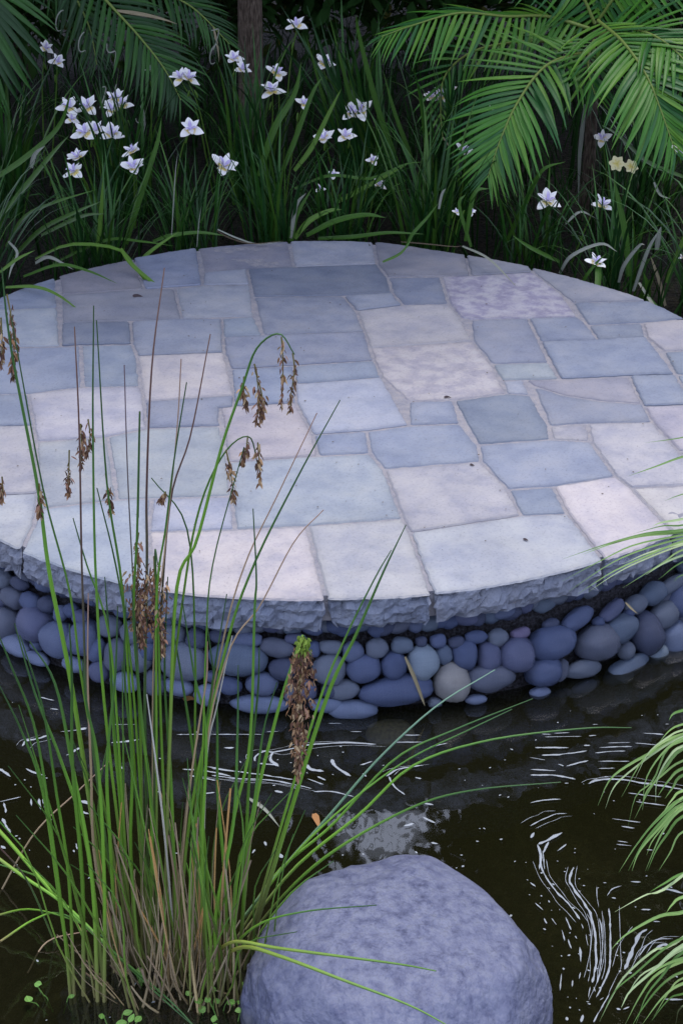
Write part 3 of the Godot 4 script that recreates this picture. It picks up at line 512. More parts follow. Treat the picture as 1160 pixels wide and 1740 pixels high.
const BLADES := [
	["g", 0.0104, [-0.987, -0.002, -4.75, -0.887, 0.024, -4.683, -0.809, 0.022, -4.617, -0.719, -0.02, -4.55]],
	["g", 0.0107, [-0.961, -0.023, -4.9, -0.843, 0.032, -4.85, -0.749, 0.031, -4.8, -0.657, 0.009, -4.75]],
	["g", 0.011, [-0.949, -0.02, -5.05, -0.825, 0.051, -4.98, -0.672, 0.061, -4.91, -0.614, 0.026, -4.84, -0.556, -0.013, -4.77, -0.501, -0.011, -4.7]],
	["g", 0.0141, [-0.662, 0.066, -4.9, -0.622, 0.035, -4.84, -0.557, 0.002, -4.78, -0.508, -0.013, -4.72]],
	["g", 0.0128, [-0.63, -0.03, -5.05, -0.573, 0.018, -5.05, -0.498, 0.069, -5.05]],
	["g", 0.0113, [-0.922, -0.088, -5.2, -0.741, 0.007, -5.15, -0.624, 0.02, -5.1, -0.518, 0.022, -5.05]],
	["w", 0.0125, [-0.931, 0.002, -4.95, -0.881, 0.029, -4.925, -0.808, -0.001, -4.9]],
	["g", 0.015, [-1.068, -0.033, -5.2, -0.99, 0.085, -5.133, -0.883, 0.154, -5.067, -0.735, 0.217, -5.0]],
	["g", 0.0169, [-1.053, -0.073, -5.2, -0.938, 0.047, -5.133, -0.813, 0.126, -5.067, -0.725, 0.18, -5.0]],
	["g", 0.0232, [-1.14, -0.021, -5.4, -1.02, 0.118, -5.333, -0.905, 0.253, -5.267, -0.839, 0.327, -5.2]],
	["g", 0.0218, [-1.188, 0.057, -5.6, -1.056, 0.147, -5.567, -0.925, 0.265, -5.533, -0.868, 0.395, -5.5]],
	["g", 0.0149, [-0.952, 0.006, -5.2, -0.847, 0.07, -5.15, -0.783, 0.106, -5.1, -0.724, 0.125, -5.05]],
	["g", 0.0121, [-0.999, 0.045, -4.75, -0.939, 0.094, -4.725, -0.881, 0.129, -4.7]],
	["g", 0.0172, [-0.696, -0.058, -5.3, -0.618, 0.167, -5.3, -0.578, 0.281, -5.3, -0.562, 0.356, -5.3]],
	["g", 0.0149, [-0.772, -0.055, -5.15, -0.749, 0.099, -5.15, -0.737, 0.202, -5.15]],
	["g", 0.0151, [-0.604, -0.031, -5.25, -0.545, -0.006, -5.233, -0.449, 0.01, -5.217, -0.355, 0.002, -5.2]],
	["w", 0.0055, [-0.388, 0.042, -5.15, -0.323, 0.018, -5.133, -0.258, 0.005, -5.117, -0.183, 0.02, -5.1]],
	["g", 0.0191, [-0.162, -0.048, -5.3, -0.148, 0.031, -5.3, -0.094, 0.129, -5.3]],
	["w", 0.0152, [-0.164, -0.038, -5.3, -0.145, 0.07, -5.3, -0.113, 0.113, -5.3]],
	["g", 0.019, [-0.152, -0.038, -5.3, -0.104, 0.021, -5.3, -0.038, 0.055, -5.3, 0.0, 0.059, -5.3]],
	["g", 0.0209, [-0.114, -0.028, -5.3, -0.019, 0.032, -5.267, 0.075, 0.063, -5.233, 0.139, 0.064, -5.2]],
	["g", 0.0152, [-0.076, -0.038, -5.3, 0.038, -0.021, -5.267, 0.15, 0.004, -5.233, 0.261, 0.01, -5.2]],
	["g", 0.0117, [-0.156, 0.067, -5.5, -0.038, 0.126, -5.45, 0.095, 0.131, -5.4, 0.198, 0.191, -5.35, 0.261, 0.215, -5.3]],
	["g", 0.0196, [-0.023, 0.017, -5.5, 0.078, 0.079, -5.475, 0.211, 0.161, -5.45]],
	["g", 0.0181, [-0.161, 0.068, -5.7, -0.1, 0.15, -5.7, -0.04, 0.27, -5.7, 0.0, 0.349, -5.7]],
	["g", 0.0246, [-0.287, 0.018, -5.8, -0.232, 0.183, -5.8, -0.16, 0.305, -5.8, -0.135, 0.414, -5.8]],
	["g", 0.0184, [-0.204, 0.039, -5.8, -0.162, 0.142, -5.8, -0.1, 0.305, -5.8, -0.064, 0.364, -5.8]],
	["g", 0.0233, [0.255, -0.251, -5.9, 0.207, -0.005, -5.875, 0.122, 0.252, -5.85, 0.059, 0.497, -5.825, 0.049, 0.569, -5.8]],
	["g", 0.0258, [0.172, -0.218, -6.0, 0.126, 0.011, -5.967, 0.041, 0.23, -5.933, -0.04, 0.539, -5.9]],
	["g", 0.0219, [0.131, -0.296, -6.1, 0.064, -0.062, -6.067, -0.042, 0.163, -6.033, -0.122, 0.459, -6.0]],
	["g", 0.0191, [0.297, -0.229, -5.9, 0.249, 0.03, -5.9, 0.184, 0.218, -5.9, 0.142, 0.361, -5.9]],
	["g", 0.0127, [0.2, 0.018, -5.05, 0.217, 0.065, -5.033, 0.26, 0.123, -5.017, 0.293, 0.175, -5.0]],
	["g", 0.0089, [0.124, 0.023, -4.9, 0.178, 0.042, -4.925, 0.213, 0.08, -4.95]],
	["g", 0.0131, [0.412, -0.033, -5.2, 0.37, 0.102, -5.2, 0.388, 0.14, -5.2]],
	["g", 0.015, [0.393, -0.014, -5.2, 0.415, 0.14, -5.2, 0.461, 0.159, -5.2]],
	["g", 0.0148, [0.683, -0.047, -5.1, 0.582, 0.018, -5.05, 0.521, 0.073, -5.0]],
	["g", 0.0175, [0.544, -0.082, -5.4, 0.592, 0.049, -5.367, 0.639, 0.176, -5.333, 0.708, 0.215, -5.3]],
	["g", 0.0178, [1.147, 0.077, -5.6, 1.012, 0.147, -5.533, 0.897, 0.254, -5.467, 0.831, 0.305, -5.4]],
	["g", 0.0218, [0.886, -0.06, -5.0, 0.865, 0.073, -5.0, 0.835, 0.184, -5.0, 0.816, 0.248, -5.0]],
	["g", 0.0197, [0.778, 0.015, -4.95, 0.773, -0.036, -4.883, 0.755, -0.086, -4.817, 0.745, -0.12, -4.75]],
	["g", 0.0159, [0.912, -0.061, -4.85, 0.965, -0.108, -4.775, 1.015, -0.125, -4.7]],
	["g", 0.0127, [0.759, -0.099, -4.95, 0.736, -0.054, -4.933, 0.765, 0.008, -4.917, 0.796, 0.051, -4.9]],
	["w", 0.0127, [0.671, -0.05, -5.0, 0.7, 0.019, -4.967, 0.781, 0.069, -4.933, 0.827, 0.055, -4.9]],
	["w", 0.0126, [0.847, -0.061, -4.95, 0.857, 0.002, -4.933, 0.894, 0.068, -4.917, 0.908, 0.077, -4.9]],
	["w", 0.0126, [0.894, -0.089, -4.95, 0.928, 0.043, -4.95, 0.958, 0.108, -4.95]],
	["w", 0.0107, [0.9, -0.042, -4.9, 0.932, -0.08, -4.8, 0.952, -0.097, -4.7, 0.988, -0.112, -4.6]],
	["w", 0.0162, [0.964, 0.026, -5.0, 0.966, 0.073, -5.0, 0.971, 0.101, -5.0]],
	["t", 0.0127, [0.997, -0.137, -4.95, 0.969, -0.054, -4.933, 0.943, 0.008, -4.917, 0.927, 0.042, -4.9]],
	["g", 0.0164, [1.001, -0.079, -5.0, 1.036, 0.035, -5.0, 1.048, 0.091, -5.0]],
	["g", 0.0251, [0.907, -0.118, -4.9, 0.92, -0.052, -4.875, 0.934, -0.005, -4.85]],
	["g", 0.018, [0.932, -0.137, -4.9, 0.924, -0.052, -4.875, 0.901, 0.009, -4.85]],
	["g", 0.0071, [0.445, -0.023, -4.9, 0.498, -0.055, -4.883, 0.568, -0.064, -4.867, 0.636, -0.033, -4.85]],
	["w", 0.009, [0.369, 0.039, -5.0, 0.441, 0.041, -4.875, 0.519, -0.006, -4.75]],
	["w", 0.0104, [-0.706, 0.217, -6.0, -0.698, 0.171, -6.0, -0.7, 0.14, -6.0]],
	["w", 0.0152, [-1.002, 0.166, -5.4, -0.985, 0.211, -5.4, -0.951, 0.238, -5.4]],
	["w", 0.0037, [-0.538, 0.006, -5.2, -0.518, 0.197, -5.2, -0.507, 0.272, -5.2]],
	["w", 0.0037, [-0.455, -0.016, -5.15, -0.446, 0.061, -5.15, -0.436, 0.118, -5.15]],
	["w", 0.0088, [-0.996, 0.088, -4.9, -0.966, 0.063, -4.867, -0.981, 0.028, -4.833, -0.986, 0.004, -4.8]],
	["w", 0.0093, [0.306, 0.092, -5.2, 0.314, 0.14, -5.2, 0.326, 0.159, -5.2]],
	["w", 0.0093, [0.707, 0.044, -5.2, 0.751, 0.083, -5.2, 0.799, 0.064, -5.2]],
	["w", 0.0094, [0.994, 0.148, -5.3, 1.016, 0.109, -5.3, 1.051, 0.094, -5.3]],
]
const FLOWERS := [
	[-0.949, 0.225, -5.929, 0.094],
	[-0.884, 0.226, -5.932, 0.095],
	[-0.789, 0.244, -5.975, 0.091],
	[-0.765, 0.229, -5.938, 0.095],
	[-0.8, 0.221, -5.92, 0.078],
	[-0.88, 0.172, -5.797, 0.101],
	[-0.841, 0.177, -5.809, 0.081],
	[-0.788, 0.169, -5.791, 0.097],
	[-0.934, 0.2, -5.868, 0.061],
	[-0.892, 0.122, -5.668, 0.084],
	[-0.895, 0.096, -5.591, 0.087],
	[-0.708, 0.135, -5.702, 0.08],
	[-0.7, 0.104, -5.618, 0.091],
	[-0.574, 0.284, -6.112, 0.092],
	[-0.546, 0.284, -6.112, 0.092],
	[-0.519, 0.18, -5.818, 0.093],
	[-0.682, 0.301, -6.179, 0.051],
	[-0.396, 0.105, -5.622, 0.111],
	[-0.389, 0.321, -6.25, 0.077],
	[-0.356, 0.3, -6.175, 0.072],
	[-0.232, 0.292, -6.146, 0.093],
	[-0.245, 0.26, -6.021, 0.1],
	[-0.132, 0.234, -5.951, 0.066],
	[-0.167, 0.391, -6.488, 0.092],
	[-0.064, 0.313, -6.221, 0.094],
	[-0.058, 0.161, -5.769, 0.085],
	[0.014, 0.165, -5.778, 0.081],
	[0.037, 0.214, -5.902, 0.086],
	[0.07, 0.219, -5.914, 0.098],
	[0.107, 0.117, -5.652, 0.052],
	[0.123, 0.08, -5.497, 0.058],
	[-0.026, 0.092, -5.57, 0.043],
	[-0.072, 0.075, -5.463, 0.043],
	[0.316, 0.248, -5.985, 0.07],
	[0.352, 0.251, -5.991, 0.083],
	[0.416, 0.135, -5.702, 0.076],
	[0.67, 0.062, -5.381, 0.092],
	[0.841, 0.057, -5.347, 0.088],
	[0.773, 0.005, -4.942, 0.075],
	[0.891, 0.16, -5.766, 0.073],
	[1.149, 0.134, -5.698, 0.08],
	[-1.082, 0.342, -6.325, 0.065],
	[-1.027, 0.315, -6.229, 0.068],
	[0.529, 0.219, -5.914, 0.045],
	[0.416, 0.051, -5.3, 0.034],
	[0.396, 0.265, -6.042, 0.029],
	[0.369, 0.051, -5.3, 0.03],
	[1.044, 0.009, -4.983, 0.032],
]
const PALM := [
	[0.847, 0.453, -5.8, 0.677, 0.439, -5.65, 0.571, 0.357, -5.5, 0.511, 0.253, -5.42, 0.471, 0.139, -5.38],
	[0.854, 0.55, -5.8, 0.914, 0.518, -5.62, 0.973, 0.445, -5.48, 1.015, 0.352, -5.4, 1.066, 0.225, -5.35],
	[0.837, 0.508, -5.88, 0.696, 0.547, -5.88, 0.551, 0.56, -5.82, 0.389, 0.583, -5.76, 0.241, 0.558, -5.7, 0.131, 0.524, -5.68],
	[0.845, 0.418, -6.05, 0.655, 0.434, -6.02, 0.469, 0.413, -5.98, 0.362, 0.346, -5.92, 0.341, 0.249, -5.86, 0.349, 0.146, -5.8],
	[0.866, 0.509, -5.95, 0.81, 0.607, -5.95, 0.688, 0.713, -5.9, 0.508, 0.764, -5.88, 0.312, 0.741, -5.85],
	[0.876, 0.519, -5.95, 0.95, 0.636, -5.9, 1.094, 0.703, -5.85, 1.28, 0.693, -5.8],
	[0.851, 0.502, -5.8, 0.967, 0.542, -5.7, 1.08, 0.5, -5.55, 1.189, 0.354, -5.45],
	[0.859, 0.487, -5.85, 0.82, 0.461, -5.72, 0.81, 0.417, -5.62, 0.828, 0.359, -5.58],
]
const PALM_LEFT := [
	[-1.316, 0.736, -6.1, -1.216, 0.637, -6.0, -1.209, 0.47, -5.95, -1.24, 0.259, -5.9],
	[-0.984, 0.683, -6.3, -0.841, 0.529, -6.25, -0.727, 0.416, -6.2, -0.636, 0.312, -6.15, -0.574, 0.209, -6.1],
	[-0.92, 0.678, -6.45, -0.692, 0.543, -6.45, -0.541, 0.464, -6.42, -0.414, 0.341, -6.4],
	[-1.147, 0.687, -6.4, -1.008, 0.563, -6.4, -0.925, 0.426, -6.35, -0.895, 0.288, -6.3],
]
const YELLOW := [
	[0.896, 0.165, -5.45, 0.065],
	[0.939, 0.161, -5.43, 0.061],
]
const CURLS := [
	[-0.988, 0.523, -6.1, 0],
	[-0.897, 0.459, -6.0, 1],
	[-0.796, 0.435, -6.0, 2.5],
	[-0.452, 0.447, -6.2, 4],
	[-0.46, 0.378, -6.2, 0.5],
	[-0.696, 0.208, -5.9, 3],
	[-0.83, 0.3, -5.9, 5],
	[-0.766, 0.31, -5.9, 2],
]


var taken := {}
var rng := RandomNumberGenerator.new()
var M := {}
var T := {}

func rf(a: float, b: float) -> float:
	return rng.randf_range(a, b)

func lin(r: float, g: float, b: float) -> Color:
	return Color(r, g, b).linear_to_srgb()

# ---------------------------------------------------------------- naming

func numbered(parent: Node, called: String) -> String:
	var key := str(parent.get_instance_id()) + called
	var k: int = taken.get(key, 0)
	taken[key] = k + 1
	return called if k == 0 else "%s_%03d" % [called, k]

func put(parent: Node, called: String, mesh: Mesh, mat: Material, at := Transform3D()) -> MeshInstance3D:
	var o := MeshInstance3D.new()
	o.name = numbered(parent, called)
	o.mesh = mesh
	o.material_override = mat
	o.transform = at
	parent.add_child(o, true)
	return o

func tag(o: Node, label: String, category := "", group := "", kind := "") -> Node:
	if label: o.set_meta("label", label)
	if category: o.set_meta("category", category)
	if group: o.set_meta("group", group)
	if kind: o.set_meta("kind", kind)
	return o

func thing(called: String, label: String, category: String, at: Vector3, group := "") -> Node3D:
	var o := Node3D.new()
	o.name = numbered(self, called)
	o.position = at
	add_child(o, true)
	tag(o, label, category, group)
	return o

# ---------------------------------------------------------------- mesh helpers

func mk(v: PackedVector3Array, n: PackedVector3Array, idx: PackedInt32Array, uv := PackedVector2Array(), col := PackedColorArray()) -> ArrayMesh:
	var a := []
	a.resize(Mesh.ARRAY_MAX)
	a[Mesh.ARRAY_VERTEX] = v
	a[Mesh.ARRAY_NORMAL] = n
	a[Mesh.ARRAY_INDEX] = idx
	if uv.size(): a[Mesh.ARRAY_TEX_UV] = uv
	if col.size(): a[Mesh.ARRAY_COLOR] = col
	var m := ArrayMesh.new()
	m.add_surface_from_arrays(Mesh.PRIMITIVE_TRIANGLES, a)
	return m

func smooth_normals(v: PackedVector3Array, idx: PackedInt32Array) -> PackedVector3Array:
	var n := PackedVector3Array()
	n.resize(v.size())
	for i in range(0, idx.size(), 3):
		var a := v[idx[i]]
		var f := (v[idx[i + 2]] - a).cross(v[idx[i + 1]] - a)
		for k in 3:
			n[idx[i + k]] += f
	for i in n.size():
		n[i] = n[i].normalized()
	return n

func flat(v: PackedVector3Array, idx: PackedInt32Array, n0 := PackedVector3Array()) -> ArrayMesh:
	var vv := PackedVector3Array()
	var nn := PackedVector3Array()
	var ii := PackedInt32Array()
	for i in range(0, idx.size(), 3):
		var a := v[idx[i]]
		var f := (v[idx[i + 2]] - a).cross(v[idx[i + 1]] - a).normalized()
		for k in 3:
			ii.append(vv.size())
			vv.append(v[idx[i + k]])
			nn.append(f)
	return mk(vv, nn, ii)

func points(flat_list: Array, off := Vector3.ZERO) -> PackedVector3Array:
	var p := PackedVector3Array()
	for i in range(0, flat_list.size(), 3):
		p.append(Vector3(flat_list[i], flat_list[i + 1], flat_list[i + 2]) - off)
	return p

func spline(p: PackedVector3Array, n: int) -> PackedVector3Array:
	# n pieces along a smooth curve through the points
	var out := PackedVector3Array()
	var last := p.size() - 1
	for i in n + 1:
		var t := float(i) / n * last
		var k := mini(int(t), last - 1)
		var a := p[maxi(k - 1, 0)]
		var d := p[mini(k + 2, last)]
		if k == 0: a = 2.0 * p[0] - p[1]
		if k + 2 > last: d = 2.0 * p[last] - p[last - 1]
		out.append(p[k].cubic_interpolate(p[k + 1], a, d, t - k))
	return out

func tangent(p: PackedVector3Array, i: int) -> Vector3:
	return (p[mini(i + 1, p.size() - 1)] - p[maxi(i - 1, 0)]).normalized()

func tube(p: PackedVector3Array, r0: float, r1: float, sides := 5, colors := PackedColorArray(), power := 1.0) -> ArrayMesh:
	var v := PackedVector3Array()
	var n := PackedVector3Array()
	var c := PackedColorArray()
	var idx := PackedInt32Array()
	var x := tangent(p, 0).cross(Vector3(0.3, 0.1, 1)).normalized()
	for i in p.size():
		var t := tangent(p, i)
		x = (x - t * x.dot(t)).normalized()
		var y := t.cross(x)
		var s := float(i) / (p.size() - 1)
		var r := lerpf(r0, r1, pow(s, power))
		for k in sides:
			var d := x * cos(TAU * k / sides) + y * sin(TAU * k / sides)
			v.append(p[i] + d * r)
			n.append(d)
			if colors.size():
				var q := s * (colors.size() - 1)
				var j := mini(int(q), colors.size() - 2)
				c.append(colors[j].lerp(colors[j + 1], q - j))
	for i in p.size() - 1:
		for k in sides:
			var a := i * sides + k
			var b := i * sides + (k + 1) % sides
			idx.append_array([a, a + sides, b, b, a + sides, b + sides])
	return mk(v, n, idx, PackedVector2Array(), c)

func blade(p: PackedVector3Array, w: float, facing: Vector3, fold := 0.25, base := 0.7, tip_power := 2.5, peak := -1.0) -> ArrayMesh:
	# a strap leaf: three vertices across, folded along its midrib, tapering to its tip
	var v := PackedVector3Array()
	var n := PackedVector3Array()
	var uv := PackedVector2Array()
	var idx := PackedInt32Array()
	var total := 0.0
	for i in p.size():
		if i: total += p[i].distance_to(p[i - 1])
		var t := tangent(p, i)
		var side := t.cross(facing)
		if side.length() < 0.05: side = t.cross(Vector3.RIGHT)
		side = side.normalized()
		var up := side.cross(t)
		var s := float(i) / (p.size() - 1)
		var h := w * 0.5 * maxf(0.04, minf(1.0, base + (1.0 - base) * s * 4.0) * (1.0 - pow(s, tip_power)))
		if peak > 0.0:
			h = w * 0.5 * maxf(0.05, pow(sin(PI * pow(s, peak)), 0.8))
		v.append_array([p[i] - side * h, p[i] - up * h * fold, p[i] + side * h])
		n.append_array([(up + side * fold).normalized(), up, (up - side * fold).normalized()])
		uv.append_array([Vector2(0, total), Vector2(0.5, total), Vector2(1, total)])
		if i:
			var a := (i - 1) * 3
			idx.append_array([a, a + 3, a + 1, a + 1, a + 3, a + 4, a + 1, a + 4, a + 2, a + 2, a + 4, a + 5])
	return mk(v, n, idx, uv)

func merge(list: Array) -> ArrayMesh:
	# joins meshes [mesh, transform, colour] into one
	var v := PackedVector3Array()
	var n := PackedVector3Array()
	var c := PackedColorArray()
	var idx := PackedInt32Array()
	for e in list:
		var a: Array = e[0].surface_get_arrays(0)
		var t: Transform3D = e[1]
		var first := v.size()
		for q in a[Mesh.ARRAY_VERTEX]: v.append(t * q)
		for q in a[Mesh.ARRAY_NORMAL]: n.append((t.basis * q).normalized())
		for q in a[Mesh.ARRAY_VERTEX].size(): c.append(e[2])
		for q in a[Mesh.ARRAY_INDEX]: idx.append(first + q)
	return mk(v, n, idx, PackedVector2Array(), c)

func sphere(cols: int, rows: int, shape: Callable) -> ArrayMesh:
	var v := PackedVector3Array()
	var idx := PackedInt32Array()
	for r in rows + 1:
		var a := PI * r / rows
		for c in cols:
			var b := TAU * c / cols
			var d := Vector3(sin(a) * cos(b), cos(a), sin(a) * sin(b))
			v.append((shape as Callable).call(d))
	for r in rows:
		for c in cols:
			var a := r * cols + c
			var b := r * cols + (c + 1) % cols
			idx.append_array([a, a + cols, b, b, a + cols, b + cols])
	return mk(v, smooth_normals(v, idx), idx)

func basis_from(y: Vector3, yaw := 0.0) -> Basis:
	y = y.normalized()
	var x := y.cross(Vector3(0, 0, 1) if absf(y.z) < 0.9 else Vector3(0, 1, 0)).normalized()
	return Basis(x, y, x.cross(y)) * Basis(Vector3.UP, yaw)

# ---------------------------------------------------------------- materials

func noise_tex(freq: float, stops: Array, kind := FastNoiseLite.FRACTAL_FBM, octaves := 6, size := 512, noise_seed := 1, type := FastNoiseLite.TYPE_SIMPLEX) -> NoiseTexture2D:
	var f := FastNoiseLite.new()
	f.noise_type = type
	f.frequency = freq
	f.fractal_type = kind
	f.fractal_octaves = octaves
	f.fractal_gain = 0.62
	f.seed = noise_seed
	var t := NoiseTexture2D.new()
	t.width = size
	t.height = size
	t.seamless = true
	t.noise = f
	if stops.size():
		var g := Gradient.new()
		g.offsets = PackedFloat32Array()
		var o := PackedFloat32Array()
		var c := PackedColorArray()
		for s in stops:
			o.append(s[0])
			c.append(s[1])
		g.offsets = o
		g.colors = c
		t.color_ramp = g
	return t

func mat(color: Color, rough := 0.8, spec := 0.4) -> StandardMaterial3D:
	var m := StandardMaterial3D.new()
	m.albedo_color = color
	m.roughness = rough
	m.metallic_specular = spec
	m.cull_mode = BaseMaterial3D.CULL_DISABLED
	return m

func stone(color: Color, tex: Texture2D, scale: float, bump: Texture2D, bump_cm: float, rough := 0.85) -> StandardMaterial3D:
	var m := mat(color, rough, 0.35)
	m.cull_mode = BaseMaterial3D.CULL_BACK
	m.albedo_texture = tex
	m.uv1_triplanar = true
	m.uv1_scale = Vector3.ONE * scale
	m.uv1_offset = Vector3(rf(0, 1), rf(0, 1), rf(0, 1))
	m.heightmap_enabled = true
	m.heightmap_texture = bump
	m.heightmap_scale = bump_cm
	m.detail_enabled = true
	m.detail_blend_mode = BaseMaterial3D.BLEND_MODE_MUL
	m.detail_albedo = T.grain
	m.detail_uv_layer = BaseMaterial3D.DETAIL_UV_2
	m.uv2_triplanar = true
	m.uv2_scale = Vector3.ONE * maxf(scale * 2.3, 4.0)
	return m

func leaf_mat(color: Color, back: float, rough := 0.46) -> StandardMaterial3D:
	var m := mat(color, rough, 0.36)
	m.albedo_texture = T.streak
	m.uv1_scale = Vector3(1, 3, 1)
	m.backlight_enabled = true
	m.backlight = Color(back, back, back * 0.6)
	return m

func vcol(rough := 0.7) -> StandardMaterial3D:
	var m := mat(Color.WHITE, rough, 0.35)
	m.vertex_color_use_as_albedo = true
	return m

func make_materials() -> void:
	var W := Color(1, 1, 1)
	T.mottle = noise_tex(0.004, [[0.15, Color(0.86, 0.875, 0.91)], [0.5, Color(0.94, 0.945, 0.955)], [0.85, Color(1.0, 0.99, 0.975)]], FastNoiseLite.FRACTAL_FBM, 7, 1024, 3)
	T.blotch = noise_tex(0.012, [[0.2, Color(0.8, 0.79, 0.87)], [0.44, Color(0.88, 0.87, 0.925)], [0.58, Color(0.96, 0.955, 0.97)], [0.8, W]], FastNoiseLite.FRACTAL_FBM, 9, 1024, 8)
	T.blotch2 = noise_tex(0.009, [[0.15, Color(0.84, 0.84, 0.89)], [0.45, Color(0.92, 0.915, 0.94)], [0.6, Color(0.98, 0.97, 0.97)], [0.85, W]], FastNoiseLite.FRACTAL_FBM, 8, 1024, 28)
	T.faint = noise_tex(0.0045, [[0.15, Color(0.87, 0.875, 0.91)], [0.5, Color(0.95, 0.945, 0.95)], [0.85, Color(1.0, 0.99, 0.975)]], FastNoiseLite.FRACTAL_FBM, 7, 1024, 18)
	T.grain = noise_tex(0.02, [[0.06, Color(0.68, 0.68, 0.71)], [0.16, Color(0.92, 0.92, 0.93)], [0.34, Color(0.98, 0.98, 0.98)], [0.8, W]], FastNoiseLite.FRACTAL_FBM, 5, 1024, 5)
	T.riven = noise_tex(0.008, [], FastNoiseLite.FRACTAL_FBM, 5, 512, 12)
	T.pits = noise_tex(0.03, [], FastNoiseLite.FRACTAL_FBM, 6, 512, 13)
	T.spots = noise_tex(0.012, [[0.15, Color(0.66, 0.67, 0.72)], [0.5, Color(0.86, 0.86, 0.88)], [0.66, Color(0.95, 0.95, 0.95)], [0.85, W]], FastNoiseLite.FRACTAL_FBM, 7, 512, 21)
	T.rock = noise_tex(0.012, [[0.12, Color(0.68, 0.69, 0.76)], [0.4, Color(0.86, 0.865, 0.9)], [0.58, Color(0.94, 0.94, 0.95)], [0.74, Color(0.99, 0.985, 0.96)], [0.82, Color(1, 1, 1)]], FastNoiseLite.FRACTAL_FBM, 9, 1024, 31)
	T.soil = noise_tex(0.02, [[0.3, Color(0.45, 0.42, 0.4)], [0.7, W]], FastNoiseLite.FRACTAL_FBM, 6, 512, 41)
	T.bark = noise_tex(0.02, [[0.3, Color(0.6, 0.58, 0.56)], [0.7, W]], FastNoiseLite.FRACTAL_FBM, 6, 512, 43)
	var im := Image.create(32, 256, false, Image.FORMAT_RGB8)
	var f := FastNoiseLite.new()
	f.seed = 77
	f.frequency = 0.5
	for x in 32:
		for y in 256:
			var k := 0.86 + 0.16 * f.get_noise_2d(x * 1.7, y * 0.012) + 0.08 * f.get_noise_2d(x * 3.0 + 90.0, y * 0.2)
			if absi(x - 16) < 2: k *= 1.12
			im.set_pixel(x, y, Color(clampf(k * 0.97, 0, 1), clampf(k, 0, 1), clampf(k * 0.93, 0, 1)))
	T.streak = ImageTexture.create_from_image(im)

	M.mortar = stone(lin(0.27, 0.265, 0.295), T.mottle, 5.0, T.pits, 0.25, 0.95)
	M.mud = stone(lin(0.06, 0.062, 0.08), T.soil, 9.0, T.pits, 0.6, 0.95)
	M.green_a = leaf_mat(lin(0.03, 0.108, 0.018), 0.25)
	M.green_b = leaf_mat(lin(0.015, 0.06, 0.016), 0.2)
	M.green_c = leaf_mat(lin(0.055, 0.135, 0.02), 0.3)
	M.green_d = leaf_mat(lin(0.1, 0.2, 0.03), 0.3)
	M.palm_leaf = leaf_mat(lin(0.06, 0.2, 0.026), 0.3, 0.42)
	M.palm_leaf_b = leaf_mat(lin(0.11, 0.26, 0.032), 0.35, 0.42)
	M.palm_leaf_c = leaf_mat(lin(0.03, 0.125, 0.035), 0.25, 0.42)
	M.rachis = mat(lin(0.14, 0.2, 0.04), 0.5)
	M.dry = leaf_mat(lin(0.32, 0.26, 0.19), 0.2, 0.7)
	M.dry_pale = leaf_mat(lin(0.26, 0.265, 0.26), 0.2, 0.6)
	M.reed = vcol(0.45)
	M.seed = vcol(0.8)
	M.stub = vcol(0.75)
	M.petal = vcol(0.55)
	M.petal.backlight_enabled = true
	M.petal.backlight = Color(0.5, 0.5, 0.5)
	M.petal_yellow = mat(lin(0.78, 0.72, 0.36), 0.6)
	M.grass_a = leaf_mat(lin(0.2, 0.33, 0.11), 0.3)
	M.grass_b = leaf_mat(lin(0.1, 0.21, 0.05), 0.3)
	M.grass_c = leaf_mat(lin(0.36, 0.46, 0.27), 0.3)
	M.bark = stone(lin(0.14, 0.11, 0.085), T.bark, 6.0, T.pits, 0.5, 0.9)
	M.bark.uv1_scale = Vector3(9, 1.6, 9)
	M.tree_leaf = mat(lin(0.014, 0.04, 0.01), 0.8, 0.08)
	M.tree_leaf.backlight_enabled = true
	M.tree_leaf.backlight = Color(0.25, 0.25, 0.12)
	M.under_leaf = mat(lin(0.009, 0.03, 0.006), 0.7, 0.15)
	M.pad = leaf_mat(lin(0.16, 0.32, 0.08), 0.3)
	M.foam = mat(Color(lin(0.42, 0.47, 0.53), 0.58), 0.6)
	M.foam.transparency = BaseMaterial3D.TRANSPARENCY_ALPHA
	M.brown = leaf_mat(lin(0.1, 0.07, 0.055), 0.1, 0.8)
	M.orange = mat(lin(0.26, 0.13, 0.05), 0.8)
	M.dead = mat(lin(0.035, 0.025, 0.03), 0.8)
	M.moss = mat(lin(0.12, 0.2, 0.05), 0.9)

# ---------------------------------------------------------------- the patio

var tones := {
	"slate": [Vector3(0.25, 0.285, 0.375), "mottle"],
	"dark": [Vector3(0.185, 0.22, 0.30), "mottle"],
	"mauve": [Vector3(0.27, 0.275, 0.335), "mottle"],
	"pale": [Vector3(0.335, 0.365, 0.44), "mottle"],
	"green": [Vector3(0.315, 0.35, 0.40), "mottle"],
	"palegreen": [Vector3(0.375, 0.40, 0.45), "faint"],
	"pink": [Vector3(0.385, 0.38, 0.435), "faint"],
	"pinkpale": [Vector3(0.405, 0.41, 0.46), "faint"],
	"white": [Vector3(0.48, 0.47, 0.495), "faint"],
	"speck": [Vector3(0.375, 0.38, 0.455), "blotch"],
	"speckpink": [Vector3(0.41, 0.405, 0.45), "blotch2"],
}

func rim(phi: float) -> float:
	var t := fposmod(phi + PI, TAU) / TAU * RIM.size()
	var i := int(t) % RIM.size()
	return lerpf(RIM[i], RIM[(i + 1) % RIM.size()], t - int(t))

